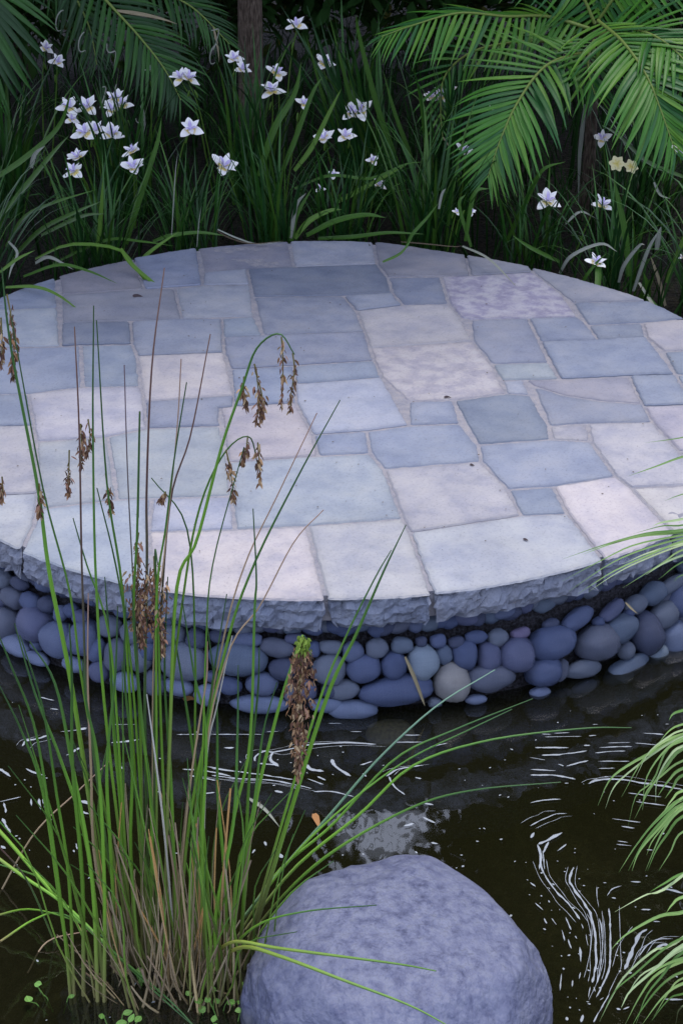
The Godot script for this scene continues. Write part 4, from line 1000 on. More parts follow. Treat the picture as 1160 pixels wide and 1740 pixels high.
func slab_mesh(poly: PackedVector2Array, edge: PackedVector2Array, wob: FastNoiseLite, chisel: FastNoiseLite, lift: float, tilt: Vector2) -> ArrayMesh:
	var inner := Geometry2D.offset_polygon(poly, -0.0085, Geometry2D.JOIN_MITER)
	if inner.is_empty(): return null
	var cut := Geometry2D.intersect_polygons(inner[0], Geometry2D.offset_polygon(edge, -0.0045)[0])
	if cut.is_empty(): return null
	var grown := Geometry2D.offset_polygon(cut[0], 0.0045, Geometry2D.JOIN_ROUND)
	if grown.is_empty(): return null
	var raw := grown[0]
	# even spacing along the outline
	var ring := PackedVector2Array()
	for i in raw.size():
		var a := raw[i]
		var b := raw[(i + 1) % raw.size()]
		var k := maxi(1, int(a.distance_to(b) / 0.009))
		for j in k: ring.append(a.lerp(b, float(j) / k))
	if not Geometry2D.is_polygon_clockwise(ring): ring.reverse()
	var count := ring.size()
	var out := PackedVector2Array()
	var on_rim := []
	var lead := PackedVector2Array()
	for i in count:
		var p := ring[i]
		var d := (ring[(i + 1) % count] - ring[(i - 1 + count) % count]).normalized()
		var nrm := Vector2(-d.y, d.x)
		if nrm.dot(p - PATIO_MID(ring)) < 0 and not Geometry2D.is_point_in_polygon(p - nrm * 0.004, ring): nrm = -nrm
		var w := 0.0032 * wob.get_noise_2d(p.x * 18.0, p.y * 18.0) + 0.0022 * wob.get_noise_2d(p.x * 70.0, p.y * 70.0)
		out.append(p + nrm * w)
		lead.append(nrm)
		on_rim.append(p.length() > rim(atan2(p.y, p.x)) - 0.012)
	var rows := [0.0, -0.003, -0.013, -0.023, -0.034, -0.046, -0.059, -0.071]
	var v := PackedVector3Array()
	var idx := PackedInt32Array()
	var shift := rf(0, 40)
	var thick := rf(0.98, 1.16)
	for r in rows.size():
		for i in count:
			var p := out[i]
			var y: float = rows[r] * thick
			var q := p
			var top := lift + tilt.dot(p)
			if r == 0:
				q = p - lead[i] * (0.0035 + 0.002 * wob.get_noise_2d(p.x * 90.0, p.y * 90.0))
			elif on_rim[i] and r > 0:
				var ch := 0.8 * chisel.get_noise_3d(p.x * 30.0 + shift, y * 62.0, p.y * 30.0) + 1.0 * wob.get_noise_3d(p.x * 17.0 + shift, y * 48.0, p.y * 17.0)
				var ch2 := 0.5 * chisel.get_noise_3d(p.x * 120.0 + 40.0, y * 170.0, p.y * 120.0) + wob.get_noise_3d(p.x * 110.0, y * 130.0, p.y * 110.0)
				q = p + lead[i] * minf(0.003, 0.018 * ch + 0.008 * ch2 - 0.007 + (0.005 if r > 2 and r < 6 else 0.0) - (0.008 if r == 7 else 0.0))
				if r == 1: q = p + lead[i] * (0.0025 * ch2)
				y += 0.004 * ch2 * (1.0 if r > 1 else 0.3)
			elif r > 1:
				y = maxf(y, -0.03)
			v.append(Vector3(q.x, top + y, q.y))
	var joint := PackedInt32Array()
	for r in rows.size() - 1:
		for i in count:
			var a := r * count + i
			var b := r * count + (i + 1) % count
			if r > 0 and (on_rim[i] or on_rim[(i + 1) % count]): idx.append_array([a, a + count, b, b, a + count, b + count])
			else: joint.append_array([a, a + count, b, b, a + count, b + count])
	# the sides are chiselled: flat facets; the riven top is one smooth face
	var arr := flat(v, joint).surface_get_arrays(0)
	var vv: PackedVector3Array = arr[Mesh.ARRAY_VERTEX]
	var nn: PackedVector3Array = arr[Mesh.ARRAY_NORMAL]
	var ii: PackedInt32Array = arr[Mesh.ARRAY_INDEX]
	var cc := PackedColorArray()
	var dirt := func(p: Vector2) -> float:
		var big := wob.get_noise_2d(p.x * 2.6 + 3.0, p.y * 2.6)
		var fine := wob.get_noise_2d(p.x * 11.0, p.y * 11.0) + 0.6 * wob.get_noise_2d(p.x * 34.0, p.y * 34.0)
		return 1.0 - 0.1 * clampf(big + 0.2, 0, 1) - 0.13 * clampf(fine - 0.15, 0, 1)
	for q in vv: cc.append(Color(0.82, 0.82, 0.82))
	var cap := PackedVector2Array()
	for k in count: cap.append(Vector2(v[k].x, v[k].z))
	var lo := cap[0]
	var hi := cap[0]
	for p in cap:
		lo = lo.min(p)
		hi = hi.max(p)
	var pts := PackedVector2Array(cap)
	var away := PackedFloat32Array()
	for k in count: away.append(0.0)
	var y_ := lo.y
	while y_ < hi.y:
		var x_ := lo.x
		while x_ < hi.x:
			var p := Vector2(x_ + 0.004 * wob.get_noise_2d(x_ * 300.0, y_ * 300.0), y_ + 0.004 * wob.get_noise_2d(y_ * 310.0, x_ * 290.0))
			if Geometry2D.is_point_in_polygon(p, cap):
				var near := 1.0
				for k in range(0, count, 2): near = minf(near, p.distance_to(cap[k]))
				if near > 0.006:
					pts.append(p)
					away.append(near)
			x_ += 0.0125
		y_ += 0.0125
	var tri := Geometry2D.triangulate_delaunay(pts)
	var tv := PackedVector3Array()
	var ti := PackedInt32Array()
	var phase := rf(0, 50)
	var step := rf(0.8, 2.2)
	for k in pts.size():
		var p := pts[k]
		var f := 1.6 * wob.get_noise_2d(p.x * 5.0 + phase, p.y * 9.0) + 0.5 * wob.get_noise_2d(p.x * 22.0, p.y * 22.0 + phase)
		var level := floorf(f * step) + smoothstep(0.35, 0.65, f * step - floorf(f * step))
		var h := clampf(away[k] / 0.02, 0, 1) * (0.0019 * level / step + 0.0009 * wob.get_noise_2d(p.x * 60.0, p.y * 60.0))
		tv.append(Vector3(p.x, lift + tilt.dot(p) + h, p.y))
	for k in range(0, tri.size(), 3):
		var a := pts[tri[k]]
		var b := pts[tri[k + 1]]
		var c := pts[tri[k + 2]]
		if tri[k] < count and tri[k + 1] < count and tri[k + 2] < count and not Geometry2D.is_point_in_polygon((a + b + c) / 3.0, cap): continue
		if (b - a).cross(c - a) > 0: ti.append_array([tri[k], tri[k + 1], tri[k + 2]])
		else: ti.append_array([tri[k], tri[k + 2], tri[k + 1]])
	var tn := smooth_normals(tv, ti)
	var first := vv.size()
	for k in tv.size():
		vv.append(tv[k])
		nn.append(tn[k] if tn[k].y > 0.1 else Vector3.UP)
		var g: float = (dirt as Callable).call(pts[k]) * (0.86 + 0.14 * clampf(away[k] / 0.016 + 0.5 * wob.get_noise_2d(pts[k].x * 30.0, pts[k].y * 30.0), 0, 1))
		cc.append(Color(g, g * 0.995, g * 0.985))
	for k in ti: ii.append(first + k)
	var face := []
	face.resize(Mesh.ARRAY_MAX)
	face[Mesh.ARRAY_VERTEX] = vv
	face[Mesh.ARRAY_NORMAL] = nn
	face[Mesh.ARRAY_INDEX] = ii
	face[Mesh.ARRAY_COLOR] = cc
	var whole := ArrayMesh.new()
	whole.add_surface_from_arrays(Mesh.PRIMITIVE_TRIANGLES, face)
	if idx.size(): whole.add_surface_from_arrays(Mesh.PRIMITIVE_TRIANGLES, flat(v, idx).surface_get_arrays(0))
	return whole

func PATIO_MID(ring: PackedVector2Array) -> Vector2:
	var s := Vector2.ZERO
	for p in ring: s += p
	return s / ring.size()

func build_patio() -> void:
	var t := thing("stone_patio", "round patio of pale blue-grey and lilac flagstones with a chiselled edge", "patio", PATIO)
	var edge := PackedVector2Array()
	var bed := PackedVector3Array()
	for k in 240:
		var phi := TAU * k / 240 - PI
		var d := Vector2(cos(phi), sin(phi))
		edge.append(d * rim(phi))
	var wob := FastNoiseLite.new()
	wob.seed = 4
	wob.frequency = 1.0
	var chisel := FastNoiseLite.new()
	chisel.seed = 9
	chisel.noise_type = FastNoiseLite.TYPE_CELLULAR
	chisel.cellular_return_type = FastNoiseLite.RETURN_CELL_VALUE
	chisel.frequency = 0.55
	chisel.domain_warp_enabled = true
	chisel.domain_warp_amplitude = 1.2
	chisel.domain_warp_frequency = 0.6
	# mortar: a disc just below the faces of the stones, set back from the rim
	var v := PackedVector3Array()
	var idx := PackedInt32Array()
	v.append(Vector3(0, -0.003, 0))
	for k in 240:
		var p := edge[k] * (1.0 - 0.02 / edge[k].length())
		v.append(Vector3(p.x, -0.003, p.y))
	for k in 240:
		var p := edge[k] * (1.0 - 0.02 / edge[k].length())
		v.append(Vector3(p.x, -0.062, p.y))
	for k in 240:
		var b := (k + 1) % 240
		idx.append_array([0, 1 + k, 1 + b, 1 + k, 241 + k, 1 + b, 1 + b, 241 + k, 241 + b])
	put(t, "mortar_bed", flat(v, idx), M.mortar)
	# rim sides get a darker stone colour that paints in their shade
	var shaded_rim := []
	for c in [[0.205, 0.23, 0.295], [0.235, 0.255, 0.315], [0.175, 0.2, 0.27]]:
		shaded_rim.append(stone(lin(c[0], c[1], c[2]), T.mottle, 3.0, T.pits, 0.5, 0.8))
	for s in SLABS:
		var poly := PackedVector2Array()
		for i in range(0, s[1].size(), 2): poly.append(Vector2(s[1][i], s[1][i + 1]))
		var m := slab_mesh(poly, edge, wob, chisel, rf(-0.0012, 0.0016), Vector2(rf(-0.002, 0.002), rf(-0.002, 0.002)))
		if m == null: continue
		var tone: Array = tones[s[0]]
		var c: Vector3 = tone[0].lerp(Vector3(0.33, 0.355, 0.42), 0.1) * rf(0.78, 0.89)
		c.x *= rf(0.97, 1.03)
		c.z *= rf(0.97, 1.03)
		var sm := stone(lin(c.x, c.y, c.z), T[tone[1]], rf(0.9, 1.5), T.riven, 0.2, 0.66)
		sm.vertex_color_use_as_albedo = true
		m.surface_set_material(0, sm)
		if m.get_surface_count() > 1: m.surface_set_material(1, shaded_rim[rng.randi() % 3])
		var o := put(t, "paving_slab", m, null)
		if s[0] == "white": o.set_meta("label", "pale pinkish white paving slab")
		elif s[0] == "dark": o.set_meta("label", "dark slate blue paving slab")
		elif s[0] == "speck": o.set_meta("label", "purple blotched paving slab")

func build_wall() -> void:
	var t := thing("cobble_wall", "low curved wall of dark blue rounded cobbles under the patio's edge, standing in water", "wall", PATIO)
	# mortar core, battered outwards to the water
	var v := PackedVector3Array()
	var idx := PackedInt32Array()
	var f := FastNoiseLite.new()
	f.frequency = 9.0
	var ys := [-0.062, -0.08, -0.12, -0.17, -0.22, -0.27, -0.4, -0.62]
	for r in ys.size():
		for k in 240:
			var phi := TAU * k / 240
			var s: float = clampf((-0.06 - ys[r]) / 0.21, 0, 1.4)
			var rad := rim(phi) - 0.085 + 0.07 * s + 0.008 * f.get_noise_2d(phi * 2.0, ys[r] * 3.0)
			v.append(Vector3(cos(phi) * rad, ys[r], sin(phi) * rad))
	for r in ys.size() - 1:
		for k in 240:
			var a := r * 240 + k
			var b := r * 240 + (k + 1) % 240
			idx.append_array([a, a + 240, b, b, a + 240, b + 240])
	put(t, "mortar_core", mk(v, smooth_normals(v, idx), idx), M.mud)
	# pebble shapes
	var shapes := []
	for k in 7:
		var fn := FastNoiseLite.new()
		fn.seed = 100 + k
		fn.frequency = 0.8
		var e := rf(2.0, 2.5)
		shapes.append(sphere(18, 12, func(d: Vector3):
			var q := pow(pow(absf(d.x), e) + pow(absf(d.y), e) + pow(absf(d.z), e), -1.0 / e)
			var r := d * q * 0.5
			return r * (1.0 + 0.16 * fn.get_noise_3dv(d * 0.9) + 0.05 * fn.get_noise_3dv(d * 2.5))))
	var kinds := {
		"n": [[0.085, 0.1, 0.17], [0.07, 0.085, 0.15], [0.1, 0.115, 0.18], [0.06, 0.066, 0.105], [0.09, 0.095, 0.155], [0.125, 0.135, 0.17], [0.1, 0.105, 0.14]],
		"p": [[0.16, 0.18, 0.26], [0.13, 0.15, 0.22]],
		"g": [[0.11, 0.13, 0.17], [0.095, 0.115, 0.16]],
		"l": [[0.19, 0.22, 0.26]],
		"t": [[0.23, 0.21, 0.2]],
		"m": [[0.15, 0.12, 0.19]],
		"v": [[0.07, 0.085, 0.15]],
	}
	var mats := {}
	for k in kinds:
		mats[k] = []
		for c in kinds[k]:
			mats[k].append(stone(lin(c[0] * 1.4, c[1] * 1.55, c[2] * 1.65), T.spots, 9.0, T.pits, 0.1, 0.27))
	var all := []
	for p in PEBBLES: all.append(p)
	for i in 74:
		var phi: float = PI / 2 + (i - 36.5) * 0.026 + rf(-0.008, 0.008)
		var rad := rim(phi) - rf(0.05, 0.062)
		all.append(["n" if i % 5 else "g", cos(phi) * rad, rf(-0.1, -0.088), sin(phi) * rad, rf(0.036, 0.062), rf(0.032, 0.045), rf(-20, 20)])
	# the wall goes on round both sides, beyond what the photograph shows
	for side in [-1, 1]:
		for i in 44:
			var phi: float = PI / 2 + side * rf(0.75, 1.5)
			var s := (i % 5) / 4.0
			var rad := rim(phi) - 0.06 + 0.06 * s
			all.append(["n" if i % 4 else "g", cos(phi) * rad, -0.09 - 0.18 * s, sin(phi) * rad, rf(0.06, 0.1), rf(0.045, 0.06), rf(-15, 15)])
	for p in all:
		var pos := Vector3(p[1], p[2], p[3])
		var phi := atan2(pos.z, pos.x)
		var outward := Vector3(cos(phi), 0, sin(phi))
		var along := Vector3(-sin(phi), 0, cos(phi)) * -1.0
		var lean := (outward + Vector3(0, 0.62, 0)).normalized()
		var upv := along.cross(lean) * -1.0
		if upv.y < 0: upv = -upv
		var b := Basis(along, upv, lean)
		b = b * Basis(Vector3(0, 0, 1), -deg_to_rad(p[6] + rf(-6, 6)))
		var thick := clampf(minf(p[4], p[5]) * 1.15, 0.035, 0.085)
		b = b.scaled_local(Vector3(p[4] * 1.03, p[5] * 1.05, thick)) * Basis(Vector3(0, 0, 1), PI * (rng.randi() % 2))
		var set_: Array = mats[p[0]]
		var o := put(t, "cobble", shapes[rng.randi() % shapes.size()], set_[rng.randi() % set_.size()], Transform3D(b, pos - lean * thick * 0.02))
		if p[0] == "t": o.set_meta("label", "brownish wedge-shaped cobble at the waterline")
		elif p[0] == "l": o.set_meta("label", "light grey-green cobble")
		elif p[0] == "v": o.set_meta("label", "long dark cobble lying flat by the brown wedge-shaped one")

# ---------------------------------------------------------------- pond

func pond_depth(x: float, z: float) -> float:
	var d := pow(pow(absf((x + 1.1) / 2.0), 4.0) + pow(absf((z + 1.6) / 2.9), 4.0), 0.25)
	return smoothstep(1.06, 0.9, d)

func build_ground() -> void:
	var xs := [-80.0, -30.0, -12.0, -7.0]
	for i in 101: xs.append(-4.5 + i * 0.09)
	xs.append_array([7.0, 12.0, 30.0, 80.0])
	var zs := [-80.0, -40.0, -20.0, -12.0]
	for i in 121: zs.append(-9.0 + i * 0.09)
	zs.append_array([4.0, 8.0, 30.0, 80.0])
	var f := FastNoiseLite.new()
	f.frequency = 1.4
	f.fractal_octaves = 4
	var v := PackedVector3Array()
	var idx := PackedInt32Array()
	for z in zs:
		for x in xs:
			v.append(Vector3(x, lerpf(BED, -0.62, pond_depth(x, z)) + 0.035 * f.get_noise_2d(x, z), z))
	var w := xs.size()
	for j in zs.size() - 1:
		for i in w - 1:
			var a := j * w + i
			idx.append_array([a, a + 1, a + w, a + 1, a + w + 1, a + w])
	var m := stone(lin(0.016, 0.014, 0.007), T.soil, 2.5, T.pits, 1.5, 0.95)
	tag(put(self, "ground", mk(v, smooth_normals(v, idx), idx), m), "dark soil of the planting bed and the muddy pond bottom", "", "", "structure")
	# water
	var plane := PlaneMesh.new()
	plane.size = Vector2(5.2, 6.6)
	var wm := mat(Color(lin(0.009, 0.009, 0.003), 0.66), 0.03, 0.7)
	wm.transparency = BaseMaterial3D.TRANSPARENCY_ALPHA
	wm.normal_enabled = true
	wm.normal_texture = ripple_tex()
	wm.normal_scale = 0.11
	wm.clearcoat_enabled = true
	wm.clearcoat = 1.0
	wm.clearcoat_roughness = 0.03
	wm.uv1_scale = Vector3(7, 5, 1)
	var o := put(self, "pond_water", plane, wm, Transform3D(Basis(), Vector3(-1.1, WATER, -1.6)))
	tag(o, "murky brown pond water with gentle ripples", "", "", "structure")

func ripple_tex() -> NoiseTexture2D:
	var t := noise_tex(0.012, [], FastNoiseLite.FRACTAL_FBM, 3, 512, 61)
	t.as_normal_map = true
	t.bump_strength = 6.0
	return t

func build_foam() -> void:
	# thin streaks of foam lying on the water
	var v := PackedVector3Array()
	var n := PackedVector3Array()
	var idx := PackedInt32Array()
	var f := FastNoiseLite.new()
	f.frequency = 40.0
	var streaks := []
	for s in FOAM:
		streaks.append(s)
		if s.size() > 7:
			for k in 2:
				var c := [0.0013]
				var dx := rf(0.006, 0.022) * (1 if k % 2 else -1)
				var dz := rf(-0.012, 0.012)
				for i in range(1, s.size(), 2): c.append_array([s[i] + dx + rf(-0.003, 0.003), s[i + 1] + dz])
				streaks.append(c)
	for s in streaks:
		var p := PackedVector3Array()
		for i in range(1, s.size(), 2): p.append(Vector3(s[i], WATER + 0.004, s[i + 1]))
		var total := 0.0
		for i in p.size() - 1: total += p[i].distance_to(p[i + 1])
		var q := spline(p, maxi(4, int(total / 0.006)))
		var start := -1
		for i in q.size():
			var e := float(i) / (q.size() - 1)
			var t := tangent(q, i)
			var side := Vector3(-t.z, 0, t.x)
			var round_ := sqrt(clampf(minf(e, 1.0 - e) * total / maxf(s[0], 0.001) * 2.0, 0.02, 1.0))
			var w: float = s[0] * 0.42 * round_ * (0.75 + 0.75 * f.get_noise_2d(q[i].x, q[i].z))
			var a := v.size()
			var jig: Vector3 = side * 0.3 * s[0] * f.get_noise_2d(q[i].x * 0.7 + 5.0, q[i].z * 0.7)
			v.append_array([q[i] - side * w + jig, q[i] + jig + Vector3(0, w * 0.25, 0), q[i] + side * w + jig])
			n.append_array([(Vector3.UP - side * 0.5).normalized(), Vector3.UP, (Vector3.UP + side * 0.5).normalized()])
			if start >= 0 and i > 0: idx.append_array([a - 3, a, a - 2, a - 2, a, a + 1, a - 2, a + 1, a - 1, a - 1, a + 1, a + 2])
			start = a
	# loose flecks
	for i in 150:
		var c := Vector3(rf(-0.62, 0.62), WATER + 0.004, rf(-3.0, -2.0))
		if i % 3 == 0: c = Vector3(rf(0.15, 0.5), WATER + 0.004, rf(-2.5, -2.05))
		if Vector2(c.x, c.z - PATIO.z).length() < rim(atan2(c.z - PATIO.z, c.x)) + 0.09: continue
		var r := rf(0.0007, 0.0024)
		var a := v.size()
		v.append(c + Vector3(0, r * 0.5, 0))
		n.append(Vector3.UP)
		var turn := rf(0, 6.0)
		for k in 7:
			var d := Vector3(cos(TAU * k / 7) * rf(1.0, 2.0), 0, sin(TAU * k / 7) * rf(0.6, 1.1)).rotated(Vector3.UP, 0.4 * turn - 1.2)
			v.append(c + d * r)
			n.append((Vector3.UP * 2.0 + d).normalized())
			idx.append_array([a, a + 1 + k, a + 1 + (k + 1) % 7])
	tag(put(self, "foam", mk(v, n, idx), M.foam), "white foam streaks drifting on the dark pond", "", "", "stuff")

func rock_shape(rad: Vector3, noise_seed: int, flat_top: float, rough_: float) -> Callable:
	var f := FastNoiseLite.new()
	f.seed = noise_seed
	f.frequency = 0.7
	f.fractal_octaves = 3
	var g := FastNoiseLite.new()
	g.seed = noise_seed + 1
	g.frequency = 3.0
	g.fractal_octaves = 5
	var h := FastNoiseLite.new()
	h.seed = noise_seed + 2
	h.frequency = 1.1
	h.fractal_octaves = 4
	var planes := []
	var rg := RandomNumberGenerator.new()
	rg.seed = noise_seed * 31
	for k in 14:
		planes.append([Vector3(rg.randf_range(-1, 1), rg.randf_range(-0.15, 0.9), rg.randf_range(-1, 1)).normalized(), rg.randf_range(0.95, 1.06)])
	planes.append([Vector3(0.12, 1, 0.05).normalized(), 0.88])
	return func(d: Vector3):
		var e := 2.7
		var q := pow(pow(absf(d.x), e) + pow(absf(d.y), e) + pow(absf(d.z), e), -1.0 / e)
		var r := d * q
		var low := f.get_noise_3dv(d)
		var crack := smoothstep(0.035, 0.0, absf(h.get_noise_3dv(d * 1.3 + Vector3(0, d.y, 0)))) * smoothstep(0.75, 0.35, d.y) * smoothstep(-0.1, 0.25, f.get_noise_3dv(d * 3.0 + Vector3(9, 0, 0)))
		var ledge := smoothstep(0.0, 0.12, h.get_noise_3dv(d * Vector3(0.7, 2.2, 0.7) + Vector3(5, 0, 0))) * smoothstep(0.7, 0.3, d.y)
		r *= 1.0 + 0.13 * low + rough_ * g.get_noise_3dv(d) + 0.25 * rough_ * g.get_noise_3dv(d * 4.0) - 0.035 * crack - 0.02 * ledge
		for pl in planes:
			var over: float = r.dot(pl[0]) - pl[1]
			if over > 0.0: r -= pl[0] * over * 0.62
		if r.y > flat_top: r.y = flat_top + (r.y - flat_top) * 0.5
		return r * rad

func wet(mesh: ArrayMesh, above: float) -> ArrayMesh:
	# a dark damp line where the water laps
	var a := mesh.surface_get_arrays(0)
	var f := FastNoiseLite.new()
	f.frequency = 9.0
	var c := PackedColorArray()
	for q in a[Mesh.ARRAY_VERTEX]:
		var k := smoothstep(-0.012, 0.012, q.y - above - 0.014 * f.get_noise_3dv(q))
		var g := lerpf(0.5, 1.0, k)
		c.append(Color(g, g, g * lerpf(0.92, 1.0, k)))
	return mk(a[Mesh.ARRAY_VERTEX], a[Mesh.ARRAY_NORMAL], a[Mesh.ARRAY_INDEX], PackedVector2Array(), c)

func build_rocks() -> void:
	var m := stone(lin(0.145, 0.16, 0.238), T.rock, 2.0, T.pits, 0.6, 0.62)
	m.vertex_color_use_as_albedo = true
	var b := put(self, "boulder", wet(sphere(270, 170, rock_shape(Vector3(0.243, 0.21, 0.236), 7, 0.74, 0.03)), 0.02), m, Transform3D(Basis(Vector3.UP, 0.3) * Basis(Vector3(0, 0, 1), -0.06), Vector3(0.088, -0.27, -2.1)))
	tag(b, "large smooth blue-grey boulder rising from the pond beside the rushes", "boulder")
	var mm := stone(lin(0.2, 0.2, 0.13), T.rock, 6.0, T.pits, 0.2, 0.7)
	var s := put(self, "cobble", sphere(24, 16, rock_shape(Vector3(0.05, 0.03, 0.04), 27, 0.9, 0.02)), mm, Transform3D(Basis(), Vector3(0.1, -0.3, -2.9)))
	tag(s, "olive cobble just under the water below the long dark wall cobble", "stone")

# ---------------------------------------------------------------- rushes

func spikelet_mesh() -> ArrayMesh:
	var p := PackedVector3Array([Vector3.ZERO, Vector3(0, 0.35, 0.08), Vector3(0, 0.7, 0.1), Vector3(0, 1, 0.05)])
	return blade(p, 0.42, Vector3(0, 0, 1), 0.5, 0.4, 2.0)

func seed_head(path: PackedVector3Array, count: int, spread: float, size: float, unit: ArrayMesh, green_top := false) -> ArrayMesh:
	var list := []
	var q := spline(path, 24)
	var browns := [Color(0.2, 0.11, 0.055), Color(0.13, 0.07, 0.045), Color(0.3, 0.19, 0.1), Color(0.22, 0.12, 0.08), Color(0.38, 0.28, 0.16), Color(0.09, 0.05, 0.04)]
	list.append([tube(q, 0.0012, 0.0006, 4), Transform3D(), Color(0.16, 0.14, 0.05)])
	for i in count:
		var s := sqrt(rng.randf()) if not green_top else rng.randf()
		var e := s * 24.0
		var k := mini(int(e), 23)
		var at := q[k].lerp(q[k + 1], e - k)
		var t := tangent(q, k)
		var dir := (t * rf(0.5, 1.3) + Vector3(rf(-1, 1), rf(-1.2, 0.3), rf(-1, 1)) * 0.75).normalized()
		var wide := spread * sin(PI * clampf(s * 0.85 + 0.13, 0, 1)) * rng.randf()
		at += Vector3(rf(-1, 1), rf(-0.3, 0.3), rf(-1, 1)).normalized() * wide
		var c: Color = browns[rng.randi() % 6]
		if green_top and s < 0.12: c = Color(0.2, 0.3, 0.05)
		c = c * rf(0.8, 1.25)
		c.a = 1.0
		list.append([unit, Transform3D(basis_from(dir, rf(0, TAU)).scaled_local(Vector3.ONE * size * rf(0.6, 1.25)), at), c])
	return merge(list)

func build_rushes() -> void:
	var origin := Vector3(-0.27, WATER, -2.15)
	var t := thing("rush_clump", "tall green rush clump in the pond with drooping brown seed heads and dry stalks", "rush", origin)
	# the root mass
	var root := sphere(40, 20, rock_shape(Vector3(0.2, 0.05, 0.13), 57, 0.9, 0.09))
	put(t, "root_mound", root, M.mud, Transform3D(Basis(), Vector3(0.0, -0.047, -0.0)))
	var green := [Color(0.055, 0.13, 0.03), Color(0.09, 0.2, 0.04), Color(0.05, 0.125, 0.035), Color(0.04, 0.1, 0.03)]
	for s in STEMS:
		var p := points(s[2], origin)
		for j in range(1, p.size() - 1): p[j] += Vector3(rf(-0.004, 0.004), 0, rf(-0.004, 0.004))
		var q := spline(p, p.size() * 4)
		var c := PackedColorArray()
		var g := rf(0.75, 1.25)
		match s[0]:
			"g": c = PackedColorArray([Color(0.2, 0.17, 0.08), Color(0.13, 0.27, 0.03) * g, Color(0.12, 0.27, 0.03) * g, Color(0.07, 0.17, 0.03) * g, Color(0.04, 0.1, 0.03) * g, Color(0.04, 0.09, 0.035)])
			"b": c = PackedColorArray([Color(0.1, 0.14, 0.04), Color(0.07, 0.14, 0.04), Color(0.07, 0.08, 0.045), Color(0.1, 0.06, 0.05), Color(0.13, 0.075, 0.06), Color(0.2, 0.12, 0.09)])
			"p": c = PackedColorArray([Color(0.1, 0.16, 0.05), Color(0.12, 0.12, 0.1), Color(0.16, 0.12, 0.14)])
			"t": c = PackedColorArray([Color(0.3, 0.24, 0.14), Color(0.36, 0.26, 0.16), Color(0.34, 0.22, 0.17)])
			"s": c = PackedColorArray([Color(0.14, 0.24, 0.1), Color(0.14, 0.26, 0.16), Color(0.18, 0.3, 0.22)])
			"y": c = PackedColorArray([Color(0.26, 0.22, 0.05), Color(0.2, 0.3, 0.05), Color(0.12, 0.22, 0.05), Color(0.1, 0.2, 0.05)])
			_: c = PackedColorArray([Color(0.42, 0.4, 0.36), Color(0.5, 0.48, 0.42), Color(0.5, 0.5, 0.46)])
		var o := put(t, "stem", tube(q, s[1] * 0.82, 0.0008, 6, c, 1.6), M.reed)
		if s[0] == "t" or s[0] == "w": o.set_meta("label", "dry straw-coloured stem")
		elif s[0] == "b": o.set_meta("label", "stem with a reddish brown upper half")
	# more upright stems from the middle of the clump
	for i in 42:
		var a := rf(0, TAU)
		var r := sqrt(rng.randf())
		var b := Vector3(cos(a) * 0.15 * r, -0.03, sin(a) * 0.09 * r)
		var h := rf(0.28, 0.62)
		var lean := Vector3(b.x * rf(0.2, 0.9) + rf(-0.06, 0.06), h, b.z * 0.5 + rf(-0.05, 0.08))
		var q := spline(PackedVector3Array([b, b + lean * 0.3 + Vector3(rf(-0.012, 0.012), 0, 0), b + lean * 0.65 + Vector3(rf(-0.015, 0.015), h * 0.03, 0), b + lean + Vector3(lean.x * 0.4, -0.02, lean.z * 0.3)]), 9)
		var g := rf(0.6, 1.2)
		var c := PackedColorArray([Color(0.22, 0.18, 0.09), Color(0.13, 0.22, 0.035) * g, Color(0.11, 0.24, 0.035) * g, Color(0.045, 0.11, 0.03) * g])
		put(t, "stem", tube(q, rf(0.0015, 0.0031), 0.0007, 5, c, 1.5), M.reed)
	# dead stalks and sheaths round the foot
	for i in 110:
		var a := rf(0, TAU)
		var r := sqrt(rng.randf())
		var b := Vector3(cos(a) * 0.12 * r + 0.01, -0.02, sin(a) * 0.07 * r)
		var h := rf(0.04, 0.26) if i % 3 else rf(0.2, 0.44)
		var tip := b + Vector3(b.x * rf(0.0, 0.7) + rf(-0.06, 0.06), h, rf(-0.04, 0.06))
		var k := rng.randf()
		var c := Color(0.42, 0.33, 0.16).lerp(Color(0.26, 0.23, 0.15), k) * rf(0.4, 1.3)
		var d := Color(0.36, 0.3, 0.2).lerp(Color(0.2, 0.14, 0.1), rng.randf()) * rf(0.7, 1.2)
		if i % 9 == 0: d = Color(0.5, 0.28, 0.1)
		c.a = 1.0
		d.a = 1.0
		var w := rf(0.0009, 0.003)
		put(t, "dry_stalk", tube(spline(PackedVector3Array([b, b.lerp(tip, 0.5) + Vector3(rf(-0.014, 0.014), 0, 0.004), tip]), 5), w, w * rf(0.3, 0.8), 4, PackedColorArray([c, d])), M.stub)
	var unit := spikelet_mesh()
	for h in HEADS:
		var p := points(h[1], origin)
		var count := 46
		var spread := 0.006
		var size := 0.011
		if h[0] == "X":
			count = 700
			spread = 0.024
			size = 0.011
		elif h[0] == "L":
			count = 420
			spread = 0.022
			size = 0.0105
		elif h[0] == "M":
			count = 110
			spread = 0.008
		put(t, "seed_head", seed_head(p, count, spread, size, unit, h[0] == "X"), M.seed)

